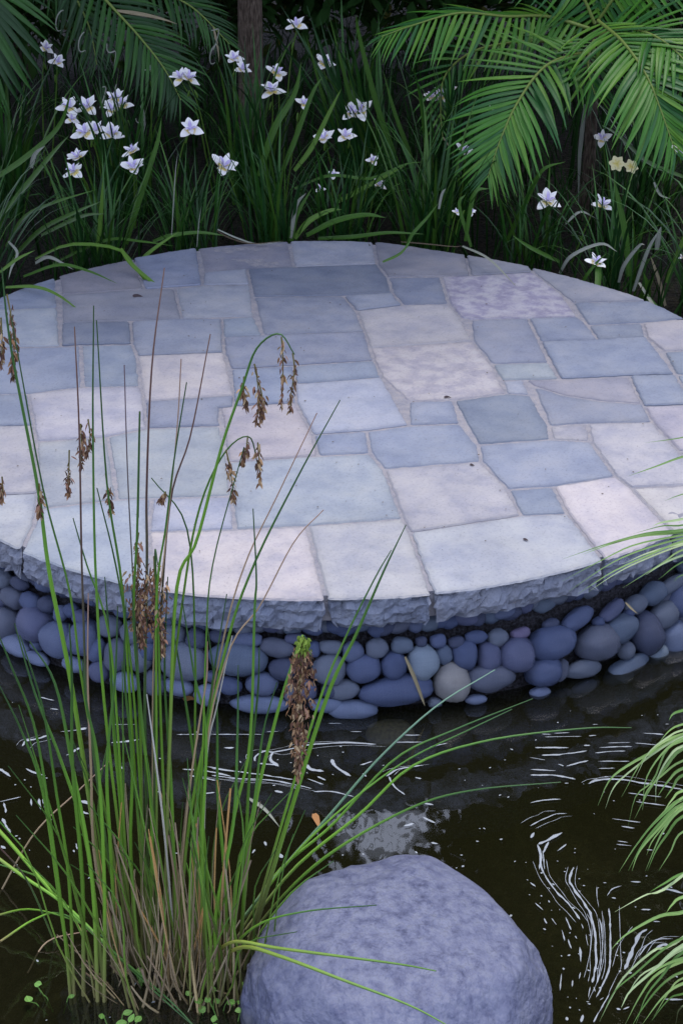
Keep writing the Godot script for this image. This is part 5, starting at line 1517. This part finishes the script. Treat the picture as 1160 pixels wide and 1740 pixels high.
func build_pads() -> void:
	# little round-leaved water plants at the foot of the rushes
	var spots := [["pennywort by the left rushes, tuft of four round pale green leaves", -0.47, -2.12, 4], ["pennywort tuft at the middle of the rush clump's foot", -0.32, -2.13, 4], ["pennywort tuft at the front of the rushes, with pointed leaves", -0.18, -2.06, 6], ["pair of pale green pennywort leaves between the rushes and the boulder", -0.135, -2.12, 3], ["loose pennywort leaves drifting before the rushes", -0.36, -2.045, 7], ["pennywort sprig with small leaves leaning on the stems near the boulder", -0.21, -2.1, 7]]
	for s in spots:
		var t := thing("pennywort", s[0], "water plant", Vector3(s[1], WATER, s[2]), "pennywort round the rush clump")
		for i in s[3]:
			var at := Vector3(rf(-0.045, 0.045), rf(0.006, 0.035), rf(-0.03, 0.03))
			var q := PackedVector3Array()
			var d := Vector3(rf(-1, 1), rf(-0.1, 0.35), rf(-1, 1)).normalized() * rf(0.011, 0.019)
			for k in 7: q.append(at + d * (k / 6.0))
			put(t, "leaf", blade(q, rf(0.01, 0.015), Vector3(rf(-0.3, 0.3), 1, 0.3), 0.15, 0.5, 2.0, rf(0.8, 1.0)), M.pad)
			put(t, "stalk", tube(PackedVector3Array([Vector3(at.x * 0.4, -0.03, at.z * 0.4), at * Vector3(0.8, 0.5, 0.8), at]), 0.0011, 0.0009, 4), M.pad)

# ---------------------------------------------------------------- arching grass on the right bank

func build_grass() -> void:
	var info := {
		"a": ["arching pale green grass clump drooping over the patio's front edge", Vector3(0.84, -0.2, -2.92)],
		"b": ["arching grass clump in the middle of the right bank, its tips trailing over the pond", Vector3(0.72, -0.22, -2.45)],
		"c": ["arching grass clump nearest the front, bending over the swirling foam", Vector3(0.62, -0.24, -2.1)],
	}
	var mats := [M.grass_a, M.grass_b, M.grass_c, M.grass_b, M.grass_a]
	for k in info:
		var at: Vector3 = info[k][1]
		var t := thing("arching_grass", info[k][0], "grass clump", at, "arching grasses along the right bank")
		for g in GRASS:
			if g[0] != k: continue
			var p := points(g[1], at)
			var full := PackedVector3Array([Vector3(rf(-0.03, 0.03), -0.02, rf(-0.03, 0.03))])
			full.append_array(p)
			put(t, "blade", blade(spline(full, 22), rf(0.0042, 0.0072), Vector3(rf(-0.5, 0.3), 1, rf(0.4, 1.0)).normalized(), 0.2, 0.8, 3.0), mats[rng.randi() % 5])
		# the rest of the clump beyond the frame
		for i in 36:
			var a := rf(-1.2, 1.9)
			var out := Vector3(cos(a), 0, sin(a))
			var l := rf(0.25, 0.42)
			put(t, "blade", blade(spline(PackedVector3Array([Vector3(rf(-0.03, 0.03), -0.02, rf(-0.03, 0.03)), out * l * 0.35 + Vector3(0, l * 0.7, 0), out * l * 0.8 + Vector3(0, l * 0.6, 0), out * l * 1.1 + Vector3(0, l * 0.1, 0)]), 12), rf(0.004, 0.007), Vector3(0, 1, 0.4), 0.2, 0.8, 3.0), mats[rng.randi() % 5])

# ---------------------------------------------------------------- fortnight lilies

func petal(l: float, w: float, rise: float, peak: float, inner: Color, mid: Color, outer: Color, yellow := false) -> ArrayMesh:
	var v := PackedVector3Array()
	var c := PackedColorArray()
	var idx := PackedInt32Array()
	for i in 8:
		var s := i / 7.0
		var half := w * 0.5 * maxf(0.08, pow(sin(PI * pow(s * 0.97 + 0.015, peak)), 0.75))
		for j in 5:
			var u := j / 2.0 - 1.0
			v.append(Vector3(u * half, rise * l * sin(s * 1.9) - 0.12 * w * (1.0 - u * u) * sin(s * PI) + 0.03 * l * sin(u * 5.0 + s * 7.0), s * l))
			var col := inner.lerp(mid, minf(1, s * 2.5)).lerp(outer, maxf(0, s * 1.6 - 0.6))
			if yellow and absf(u) < 0.6 and s > 0.12 and s < 0.3: col = Color(0.8, 0.66, 0.22)
			c.append(col)
	for i in 7:
		for j in 4:
			var a := i * 5 + j
			idx.append_array([a, a + 1, a + 5, a + 1, a + 6, a + 5])
	return mk(v, smooth_normals(v, idx), idx, PackedVector2Array(), c)

func strap(bend: float, n := 9) -> ArrayMesh:
	# a unit strap leaf rising along +y and arching towards +z
	var p := PackedVector3Array()
	var at := Vector3.ZERO
	for i in n:
		p.append(at)
		var s := float(i) / (n - 1)
		var a := bend * s * s
		at += Vector3(0, cos(a), sin(a)) / (n - 1)
	return blade(p, 0.021, Vector3(0, 0.15, 1), 0.3, 0.8, 3.0)

func build_lilies() -> void:
	var wh := Color(0.9, 0.9, 0.88)
	var outer := petal(0.5, 0.34, 0.12, 0.72, Color(0.7, 0.72, 0.55), wh, wh, true)
	var inner := petal(0.44, 0.2, 0.2, 0.75, Color(0.74, 0.72, 0.82), Color(0.85, 0.85, 0.87), wh)
	var arm := petal(0.24, 0.12, 0.9, 0.8, Color(0.6, 0.55, 0.76), Color(0.5, 0.43, 0.72), Color(0.72, 0.68, 0.84))
	var cup := sphere(8, 6, func(d: Vector3): return d * Vector3(0.035, 0.08, 0.035) + Vector3(0, -0.06, 0))
	var straps := []
	for k in 10: straps.append(strap([0.15, 0.3, 0.5, 0.7, 0.9, 1.2, 1.5, 1.8, 2.1, 2.4][k]))
	var greens := [M.green_a, M.green_b, M.green_a, M.green_b, M.green_c]
	var where := [
		["fortnight lily clump spilling over the patio's far left edge", -1.12, -4.95, 46, 0.5, 0.9],
		["fortnight lily clump with bright straps fanning over the left end of the rim", -0.78, -5.2, 50, 0.42, 0.9],
		["fortnight lily clump with two stacked white blooms behind the left part of the rim", -0.48, -5.32, 46, 0.4, 0.7],
		["fortnight lily clump with a single large double bloom at its front", -0.22, -5.38, 46, 0.45, 0.6],
		["fortnight lily clump with short curling straps behind the topmost paving slab", 0.0, -5.4, 40, 0.42, 0.9],
		["fortnight lily clump with small half-opened flowers just right of the rim's middle", 0.28, -5.4, 48, 0.5, 0.8],
		["sparse fortnight lily clump in the dark gap under the centre palm frond", 0.62, -5.3, 26, 0.4, 1.0],
		["fortnight lily clump with a flower hanging over the patio's right edge", 0.86, -5.08, 30, 0.42, 1.0],
		["fortnight lily clump at the frame's right margin with pale dry curls", 1.12, -4.95, 34, 0.5, 0.9],
		["fortnight lily clump crowded with a cluster of many white flowers", -0.75, -5.85, 44, 0.52, 0.6],
		["tall fortnight lily clump in front of the grey tree trunk", -0.32, -6.0, 50, 0.56, 0.4],
		["tall fortnight lily clump whose straps lean left, between trunk and palm", 0.12, -6.0, 56, 0.66, 0.4],
		["fortnight lily clump below the left tip of the upper palm frond", 0.38, -5.85, 48, 0.55, 0.5],
		["fortnight lily clump deep in shade under the dark palm", -1.2, -5.9, 46, 0.55, 0.7],
		["fortnight lily clump behind the palm stem at the right", 1.05, -5.75, 34, 0.5, 0.8],
	]
	var clumps := []
	for w in where:
		var at := Vector3(w[1], BED, w[2])
		var t := thing("fortnight_lily", w[0], "flowering plant", at, "fortnight lilies behind the patio")
		clumps.append(t)
		for i in int(w[3] * 1.4):
			var yaw := rf(0, TAU)
			var tilt: float = rf(0.02, 0.55) * w[5]
			var l: float = w[4] * rf(0.65, 1.25)
			var b := Basis(Vector3.UP, yaw) * Basis(Vector3.RIGHT, tilt)
			if w[0].contains("lean left"): b = Basis(Vector3(0, 0, 1), rf(0.05, 0.4)) * b
			b = b.scaled(Vector3.ONE * l)
			put(t, "leaf", straps[clampi(int(rng.randf() * 6.5 + w[5] * 3.0 - 1.0), 0, 9)], greens[rng.randi() % 5], Transform3D(b, Vector3(rf(-0.07, 0.07), -0.02, rf(-0.05, 0.05))))
	for f in FLOWERS:
		var at := Vector3(f[0], f[1], f[2])
		var best: Node3D = clumps[0]
		for c in clumps:
			if (c.position - at).length() < (best.position - at).length(): best = c
		var base := Vector3(best.position.x * 0.4 + at.x * 0.6, BED - 0.02, minf(at.z - 0.03, best.position.z * 0.5 + at.z * 0.5))
		var rel := at - best.position
		var face := Vector3(rf(-0.5, 0.5), rf(0.75, 1.1), rf(0.25, 0.75)).normalized()
		var stalk := spline(PackedVector3Array([base - best.position, (base - best.position).lerp(rel, 0.6) + Vector3(rf(-0.02, 0.02), 0.05, 0), rel - face * f[3] * 0.1]), 8)
		put(best, "flower_stalk", tube(stalk, 0.0032, 0.0018, 5), M.green_d)
		put(best, "bud", cup, M.green_d, Transform3D(basis_from(Vector3(rf(-0.4, 0.4), 1, rf(-0.2, 0.2))).scaled_local(Vector3(0.12, 0.2, 0.12)), stalk[6] + Vector3(rf(-0.006, 0.006), 0.012, 0.004)))
		var b := basis_from(face, rf(0, TAU)).scaled_local(Vector3.ONE * f[3] * 1.03)
		var o := put(best, "flower", cup, M.green_c, Transform3D(b, rel))
		for k in 3:
			put(o, "outer_petal", outer, M.petal, Transform3D(Basis(Vector3.UP, TAU * k / 3 + rf(-0.12, 0.12)) * Basis(Vector3.RIGHT, rf(-0.25, 0.3)), Vector3.ZERO))
			put(o, "inner_petal", inner, M.petal, Transform3D(Basis(Vector3.UP, TAU * (k + 0.5) / 3 + rf(-0.12, 0.12)) * Basis(Vector3.RIGHT, rf(-0.6, -0.1)), Vector3.ZERO))
			put(o, "style_arm", arm, M.petal, Transform3D(Basis(Vector3.UP, TAU * k / 3), Vector3(0, 0.02, 0)))
	# the straps that can be told apart along the rim of the patio
	for s in BLADES:
		var p := points(s[2])
		var best: Node3D = clumps[0]
		for c in clumps:
			if (c.position - p[0]).length() < (best.position - p[0]).length(): best = c
		var q := PackedVector3Array()
		for e in p: q.append(e - best.position)
		var m: Material = {"g": M.green_d if rng.randf() < 0.35 else M.green_c, "w": M.dry_pale, "t": M.dry}[s[0]]
		var o := put(best, "leaf" if s[0] == "g" else "dry_leaf", blade(spline(q, 14), s[1], Vector3(rf(-0.3, 0.3), 0.7, 0.8).normalized(), 0.3, 0.7, 3.0), m)
	# a different kind with round, pale yellow petals
	var yt := thing("yellow_iris", "plant with two round pale yellow flowers near the palm stem", "flowering plant", Vector3(0.93, BED, -5.62))
	for i in 14:
		put(yt, "leaf", straps[rng.randi() % 6], M.green_b, Transform3D((Basis(Vector3.UP, rf(0, TAU)) * Basis(Vector3.RIGHT, rf(0.05, 0.5))).scaled(Vector3.ONE * rf(0.3, 0.5)), Vector3(rf(-0.04, 0.04), -0.02, rf(-0.04, 0.04))))
	var round_petal := petal(0.5, 0.46, 0.1, 0.62, Color(0.6, 0.5, 0.1), Color(0.75, 0.7, 0.4), Color(0.78, 0.74, 0.45))
	for p in YELLOW:
		var rel := Vector3(p[0], p[1], p[2]) - yt.position
		put(yt, "flower_stalk", tube(PackedVector3Array([Vector3(0, -0.02, 0), rel * 0.6 + Vector3(0, 0.03, 0), rel]), 0.002, 0.0014, 4), M.green_c)
		var o := put(yt, "flower", cup, M.green_c, Transform3D(basis_from(Vector3(rf(-0.2, 0.2), 0.55, 0.85), rf(0, 2)).scaled_local(Vector3.ONE * p[3] * 0.85), rel))
		for k in 6:
			put(o, "petal", round_petal, M.petal, Transform3D(Basis(Vector3.UP, TAU * k / 6) * Basis(Vector3.RIGHT, rf(-0.15, 0.1)), Vector3(0, 0.01 * (k % 2), 0)))

# ---------------------------------------------------------------- palms and trees

func leaflet(bend: float, droop: float) -> ArrayMesh:
	var p := PackedVector3Array()
	var at := Vector3.ZERO
	for i in 8:
		p.append(at)
		var s := i / 7.0
		at += Vector3(bend * s, -droop * s * s * 1.6, 1).normalized() / 7.0
	return blade(p, 0.074, Vector3.UP, 0.35, 0.5, 2.6)

func build_frond(t: Node3D, pts: Array, shapes: Array, mats: Array, length: float, count: int, droop: float) -> void:
	var p := points(pts, t.position)
	var q := spline(p, 48)
	var f := put(t, "frond", tube(q, 0.0065, 0.0014, 6), M.rachis)
	var n := q.size() - 1
	for i in count:
		var s := 0.02 + 0.98 * (i + 0.5) / count
		var e := s * n
		var k := mini(int(e), n - 1)
		var at := q[k].lerp(q[k + 1], e - k)
		var tn := tangent(q, k)
		var up := Vector3(0, 0.85, 0.52)
		var side := tn.cross(up).normalized()
		up = side.cross(tn).normalized()
		var ang := lerpf(1.15, 0.5, s)
		var l := length * (0.7 + 0.3 * sin(PI * clampf(s * 0.9 + 0.15, 0, 1))) * (1.0 - 0.45 * pow(s, 5.0))
		for sg in [-1.0, 1.0]:
			var dir: Vector3 = (tn * cos(ang) + side * sg * sin(ang) + up * rf(0.1, 0.22) - Vector3(0, droop, 0)).normalized()
			dir = (dir + Vector3(rf(-0.05, 0.05), rf(-0.05, 0.05), rf(-0.05, 0.05))).normalized()
			var x := up.cross(dir).normalized()
			var b := Basis(x, dir.cross(x).normalized(), dir).scaled_local(Vector3.ONE * l * rf(0.93, 1.06))
			put(f, "leaflet", shapes[rng.randi() % shapes.size()], M.dry if rng.randf() < 0.01 else mats[rng.randi() % mats.size()], Transform3D(b, at))

func build_palms() -> void:
	var shapes := []
	for k in 6: shapes.append(leaflet(rf(-0.18, 0.18), 0.18 + 0.09 * k))
	var at := Vector3(0.86, BED, -5.85)
	var t := thing("palm", "low palm with glossy feathered fronds arching over the right side of the bed", "palm", at)
	var stem := spline(PackedVector3Array([Vector3(0.0, -0.03, 0.0), Vector3(0.005, 0.2, 0.0), Vector3(0.0, 0.42, 0.01), Vector3(0.0, 0.66, 0.02)]), 16)
	put(t, "trunk", tube(stem, 0.024, 0.017, 10), M.bark)
	put(t, "dry_sheath", blade(spline(PackedVector3Array([Vector3(-0.03, 0.42, 0.05), Vector3(-0.04, 0.25, 0.07), Vector3(-0.035, 0.08, 0.08)]), 8), 0.018, Vector3(0.2, 0.1, 1), 0.3, 0.5, 2.0), M.dry_pale)
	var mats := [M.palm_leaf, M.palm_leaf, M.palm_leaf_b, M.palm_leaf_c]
	var k := 0
	for f in PALM:
		build_frond(t, f, shapes, mats, [0.26, 0.28, 0.22, 0.18, 0.22, 0.23, 0.25, 0.2, 0.2][k], [32, 32, 34, 22, 26, 26, 28, 14, 14][k], [0.12, 0.12, 0.55, 0.2, 0.5, 0.5, 0.15, 0.2, 0.25][k])
		k += 1
	var at2 := Vector3(-1.35, BED, -6.35)
	var u := thing("palm", "dark palm in deep shade at the upper left, its leaflet tips dried white", "palm", at2)
	put(u, "trunk", tube(spline(PackedVector3Array([Vector3(0, -0.03, 0), Vector3(0.01, 0.5, 0), Vector3(0.03, 1.0, 0.05)]), 12), 0.05, 0.04, 10), M.bark)
	k = 0
	for f in PALM_LEFT:
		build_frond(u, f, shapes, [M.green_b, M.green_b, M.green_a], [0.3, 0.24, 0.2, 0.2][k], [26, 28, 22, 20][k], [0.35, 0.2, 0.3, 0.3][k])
		k += 1
	for c in CURLS:
		var p0 := Vector3(c[0], c[1], c[2]) - at2
		var q := PackedVector3Array()
		for i in 14:
			var a: float = i * 0.42 + c[3]
			q.append(p0 + Vector3(cos(a) * 0.018 * (1.0 - i * 0.05), -0.006 * i + sin(a * 1.3) * 0.014, sin(a * 0.7) * 0.015))
		put(u, "dry_tip", blade(q, 0.005, Vector3(0.2, 0.4, 1), 0.3, 0.7, 3.0), M.dry_pale)

func leaf_clump(n: int, reach: float, size: float) -> ArrayMesh:
	var one := blade(PackedVector3Array([Vector3.ZERO, Vector3(0, 0.02, 0.33), Vector3(0, 0.0, 0.7), Vector3(0, -0.08, 1)]), 0.42, Vector3.UP, 0.25, 0.3, 2.2, 0.85)
	var list := []
	for i in n:
		var d := Vector3(rf(-1, 1), rf(-0.7, 1), rf(-1, 1)).normalized()
		var x := Vector3.UP.cross(d).normalized()
		list.append([one, Transform3D(Basis(x, d.cross(x), d).scaled_local(Vector3.ONE * size * rf(0.7, 1.3)), d * reach * rf(0.1, 1.0)), Color.WHITE])
	return merge(list)

func crown(t: Node3D, called: String, unit: Mesh, m: Material, blobs: Array, count: int, scale_: float) -> void:
	var mm := MultiMesh.new()
	mm.transform_format = MultiMesh.TRANSFORM_3D
	mm.mesh = unit
	var list := []
	for b in blobs:
		for i in int(count * b[6]):
			var d := Vector3(rf(-1, 1), rf(-1, 1), rf(-1, 1)).normalized() * pow(rng.randf(), 0.4)
			var p := Vector3(b[0], b[1], b[2]) + d * Vector3(b[3], b[4], b[5])
			var w: Vector3 = p + t.position
			# a break in the foliage through which the sky shines down on the pond
			var hole := Vector3(0.075, WATER, -2.6)
			var dir := Vector3(0.03, 0.765, -1.0).normalized()
			var off := (w - hole) - dir * (w - hole).dot(dir)
			if off.length() < 0.6: continue
			list.append(Transform3D((Basis(Vector3.UP, rf(0, TAU)) * Basis(Vector3.RIGHT, rf(-0.6, 0.6))).scaled(Vector3.ONE * scale_ * rf(0.7, 1.3)), p))
	mm.instance_count = list.size()
	for i in list.size(): mm.set_instance_transform(i, list[i])
	var o := MultiMeshInstance3D.new()
	o.name = called
	o.multimesh = mm
	o.material_override = m
	o.set_meta("kind", "stuff")
	t.add_child(o, true)

func build_trees() -> void:
	var unit := leaf_clump(22, 0.22, 0.12)
	var defs := [
		["slender tree with a bare grey-brown trunk rising behind the lilies", Vector3(-0.36, BED, -6.75), 0.052, 3.2, [[0.1, 2.9, 0.75, 1.3, 0.45, 0.75, 0.5], [-0.1, 3.5, -0.6, 1.7, 0.9, 1.0, 1.0], [-0.9, 4.5, -1.2, 1.5, 1.0, 1.0, 0.9]], 800],  # first crown blob is an added unseen overhang that shades the patio's back
		["leafy tree shading the bed behind the right palm", Vector3(1.9, BED, -8.6), 0.09, 3.0, [[-0.5, 3.4, 0.2, 1.5, 1.6, 1.1, 1.0], [-1.2, 4.9, -0.2, 1.5, 1.2, 1.1, 1.0], [-0.6, 6.6, -0.2, 1.6, 1.2, 1.1, 0.9]], 1000],
		["leafy tree shading the bed behind the left palm", Vector3(-2.3, BED, -8.2), 0.09, 3.0, [[0.9, 2.9, 2.3, 1.1, 0.5, 0.9, 0.5], [0.1, 3.2, 0.0, 1.5, 1.7, 1.2, 1.0], [0.9, 4.7, -0.6, 1.5, 1.3, 1.1, 1.0], [0.8, 6.5, -0.6, 1.6, 1.2, 1.1, 0.9]], 1000],  # first crown blob added out of view, reaching forward to shade the back slabs
		["broad tree closing off the garden behind the bed", Vector3(0.1, BED, -9.9), 0.11, 3.6, [[0.0, 3.3, 0.2, 2.4, 1.9, 0.9, 1.5], [0.2, 5.4, 0.0, 2.6, 1.3, 1.0, 1.3], [0.0, 7.3, 0.1, 2.4, 1.2, 1.0, 1.1]], 1100],
		["unseen tree added on the left bank to dim the skylight over the pond", Vector3(-4.4, BED, -4.2), 0.1, 2.6, [[0.2, 3.2, 0.0, 1.5, 1.7, 2.2, 1.6]], 520],  # added outside the view to cut the sky and darken the water's reflections
		["unseen tree added right of the patio to dim the skylight", Vector3(4.2, BED, -4.6), 0.1, 2.6, [[0.0, 3.2, 0.0, 1.6, 1.7, 2.2, 1.6]], 520],  # second added side tree, out of view, limiting the skylight
	]
	for d in defs:
		var t := thing("tree", d[0], "tree", d[1])
		var h: float = d[3]
		put(t, "trunk", tube(spline(PackedVector3Array([Vector3(0, -0.05, 0), Vector3(0.01, h * 0.35, 0), Vector3(0.0, h * 0.7, -0.03), Vector3(0.03, h, -0.05)]), 20), d[2], d[2] * 0.6, 14), M.bark)
		for b in d[4]:
			put(t, "limb", tube(spline(PackedVector3Array([Vector3(0.01, h * 0.75, -0.02), Vector3(b[0] * 0.4, lerpf(h * 0.8, b[1], 0.5), b[2] * 0.4), Vector3(b[0], b[1] + 0.3, b[2])]), 8), d[2] * 0.5, 0.01, 7), M.bark)
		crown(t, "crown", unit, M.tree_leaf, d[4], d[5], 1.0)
	var small := leaf_clump(26, 0.16, 0.085)
	var shrubs := [
		["dark shrub filling the shade behind the left palm", Vector3(-1.5, BED, -8.0)],
		["dark shrub in the shade behind the slender tree trunk", Vector3(-0.55, BED, -8.2)],
		["dark shrub in the shade behind the leaning lilies", Vector3(0.45, BED, -8.1)],
		["dark shrub in the shade behind the right palm's crown", Vector3(1.4, BED, -7.9)],
	]
	for s in shrubs:
		var t := thing("shrub", s[0], "shrub", s[1], "dark shrubs at the back of the bed")
		for k in 4:
			put(t, "stem", tube(PackedVector3Array([Vector3(rf(-0.1, 0.1), -0.05, rf(-0.1, 0.1)), Vector3(rf(-0.25, 0.25), 0.6, rf(-0.2, 0.2)), Vector3(rf(-0.5, 0.5), 1.3, rf(-0.3, 0.3))]), 0.02, 0.006, 6), M.bark)
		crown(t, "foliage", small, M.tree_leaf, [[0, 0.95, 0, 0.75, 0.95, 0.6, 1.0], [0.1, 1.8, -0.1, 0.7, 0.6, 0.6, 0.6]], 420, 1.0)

func build_undergrowth() -> void:
	var mm := MultiMesh.new()
	mm.transform_format = MultiMesh.TRANSFORM_3D
	mm.mesh = strap(0.9, 7)
	var list := []
	for i in 3600:
		var p := Vector3(rf(-2.2, 2.2), BED - 0.02, rf(-8.2, -4.6))
		if Vector2(p.x, p.z - PATIO.z).length() < rim(atan2(p.z - PATIO.z, p.x)) + 0.07: continue
		list.append(Transform3D((Basis(Vector3.UP, rf(0, TAU)) * Basis(Vector3.RIGHT, rf(0.0, 0.7))).scaled(Vector3.ONE * rf(0.14, 0.42)), p))
	mm.instance_count = list.size()
	for i in list.size(): mm.set_instance_transform(i, list[i])
	var o := MultiMeshInstance3D.new()
	o.name = "undergrowth"
	o.multimesh = mm
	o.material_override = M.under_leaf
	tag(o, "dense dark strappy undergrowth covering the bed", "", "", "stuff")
	add_child(o, true)

func build_litter() -> void:
	# crumbs of leaf and grit on the stones
	var v := PackedVector3Array()
	var n := PackedVector3Array()
	var idx := PackedInt32Array()
	for i in 150:
		var phi := rf(0, TAU)
		var rr := sqrt(rng.randf()) * 1.0
		var c := PATIO + Vector3(cos(phi) * rr, 0.0045, sin(phi) * rr)
		var r := rf(0.0006, 0.0022)
		var a := v.size()
		v.append(c + Vector3(0, r * 0.6, 0))
		n.append(Vector3.UP)
		for k in 6:
			var d := Vector3(cos(TAU * k / 6) * rf(0.7, 2.0), 0, sin(TAU * k / 6) * rf(0.6, 1.4))
			v.append(c + d * r)
			n.append((Vector3.UP + d).normalized())
			idx.append_array([a, a + 1 + k, a + 1 + (k + 1) % 6])
	tag(put(self, "leaf_crumbs", mk(v, n, idx), M.brown), "dark crumbs of leaf and grit scattered on the slabs", "", "", "stuff")
	var defs := [
		["dry_stalk", "short straw stalk leaning on the cobbles beside the light grey-green one", "dry stalk", [0.129, -0.124, -2.93, 0.148, -0.172, -2.93, 0.165, -0.223, -2.93, 0.172, -0.244, -2.93], 0.009, "dry"],
		["dry_leaf", "small orange leaf floating by the cobbles behind the rushes", "leaf", [-0.331, -0.264, -2.983, -0.319, -0.264, -2.989, -0.303, -0.264, -2.983], 0.012, "orange"],
		["dry_leaf", "curled orange-brown leaf floating near the boulder's left shoulder", "leaf", [-0.052, -0.264, -2.6, -0.047, -0.264, -2.582, -0.041, -0.264, -2.554], 0.014, "orange"],
		["dry_leaf", "dark shrivelled leaf lying on the far left slabs", "leaf", [-0.603, 0.004, -4.661, -0.59, 0.004, -4.665, -0.573, 0.004, -4.656], 0.012, "dead"],
		["dry_leaf", "tiny dark crumb of leaf on the front slab", "leaf", [0.387, 0.004, -3.197, 0.393, 0.004, -3.192, 0.397, 0.004, -3.187], 0.006, "dead"],
		["dry_leaf", "dark crumb in the joint above the dark blue slab", "leaf", [0.258, 0.004, -3.939, 0.267, 0.004, -3.943, 0.276, 0.004, -3.936], 0.007, "dead"],
		["dry_leaf", "dark crumb in the joint left of the long pale slab", "leaf", [0.298, 0.004, -3.559, 0.303, 0.004, -3.553, 0.308, 0.004, -3.55], 0.006, "dead"],
		["dry_leaf", "brown strip of leaf lying along the back rim left of its middle", "leaf", [-0.397, 0.012, -5.228, -0.348, 0.012, -5.152, -0.275, 0.012, -5.101, -0.184, 0.012, -5.13], 0.006, "brown"],
		["dry_leaf", "reddish brown strip of leaf along the back rim right of its middle", "leaf", [0.185, 0.008, -5.13, 0.258, 0.008, -5.113, 0.348, 0.008, -5.085, 0.378, 0.008, -5.096], 0.005, "brown"],
		["dry_stalk", "pale twig caught between the upper right cobbles", "twig", [0.599, -0.097, -3.1, 0.613, -0.112, -3.1, 0.627, -0.125, -3.1], 0.006, "dry"],
		["dry_stalk", "grey stick floating left of the tall hanging seed head", "stick", [-0.179, -0.265, -2.649, -0.146, -0.265, -2.614, -0.116, -0.265, -2.56], 0.008, "dry_pale"],
	]
	for d in defs:
		var p := points(d[3])
		var at := p[0]
		var q := PackedVector3Array()
		for e in p: q.append(e - at)
		var o := put(self, d[0], blade(spline(q, 10), d[4], Vector3(0.1, 0.8, 0.6), 0.3, 0.5, 2.5), M[d[5]], Transform3D(Basis(), at))
		tag(o, d[1], d[2])

func _ready() -> void:
	rng.seed = 20240
	var cam := Camera3D.new()
	cam.name = "camera"
	cam.position = Vector3(0, 1.750, 0)
	cam.rotation_degrees = Vector3(-27.750, 0, 0)
	cam.fov = 33.398
	cam.near = 0.05
	cam.far = 300.0
	add_child(cam)
	cam.current = true
	var we := WorldEnvironment.new()
	we.name = "world_environment"
	var env := Environment.new()
	env.background_mode = Environment.BG_SKY
	env.tonemap_mode = Environment.TONE_MAPPER_LINEAR
	env.tonemap_exposure = 2.2
	env.sdfgi_enabled = true
	env.ssao_enabled = true
	env.ssil_enabled = true
	var sky := Sky.new()
	var sm := ProceduralSkyMaterial.new()
	sm.sky_top_color = Color(0.78, 0.82, 0.93)
	sm.sky_horizon_color = Color(0.82, 0.85, 0.97)
	sm.sky_curve = 0.2
	sm.ground_bottom_color = Color(0.12, 0.13, 0.1)
	sm.ground_horizon_color = Color(0.3, 0.32, 0.3)
	sky.sky_material = sm
	env.sky = sky
	we.environment = env
	add_child(we)
	var sun := DirectionalLight3D.new()
	sun.name = "sun"
	sun.light_energy = 0.5
	sun.light_color = Color(1.0, 0.97, 0.95)
	sun.light_angular_distance = 25.0
	sun.shadow_enabled = true
	sun.rotation_degrees = Vector3(-74, 165, 0)
	add_child(sun)

	make_materials()
	build_ground()
	build_patio()
	build_wall()
	build_trees()
	build_undergrowth()
	build_rocks()
	build_palms()
	build_lilies()
	build_rushes()
	build_grass()
	build_pads()
	build_foam()
	build_litter()
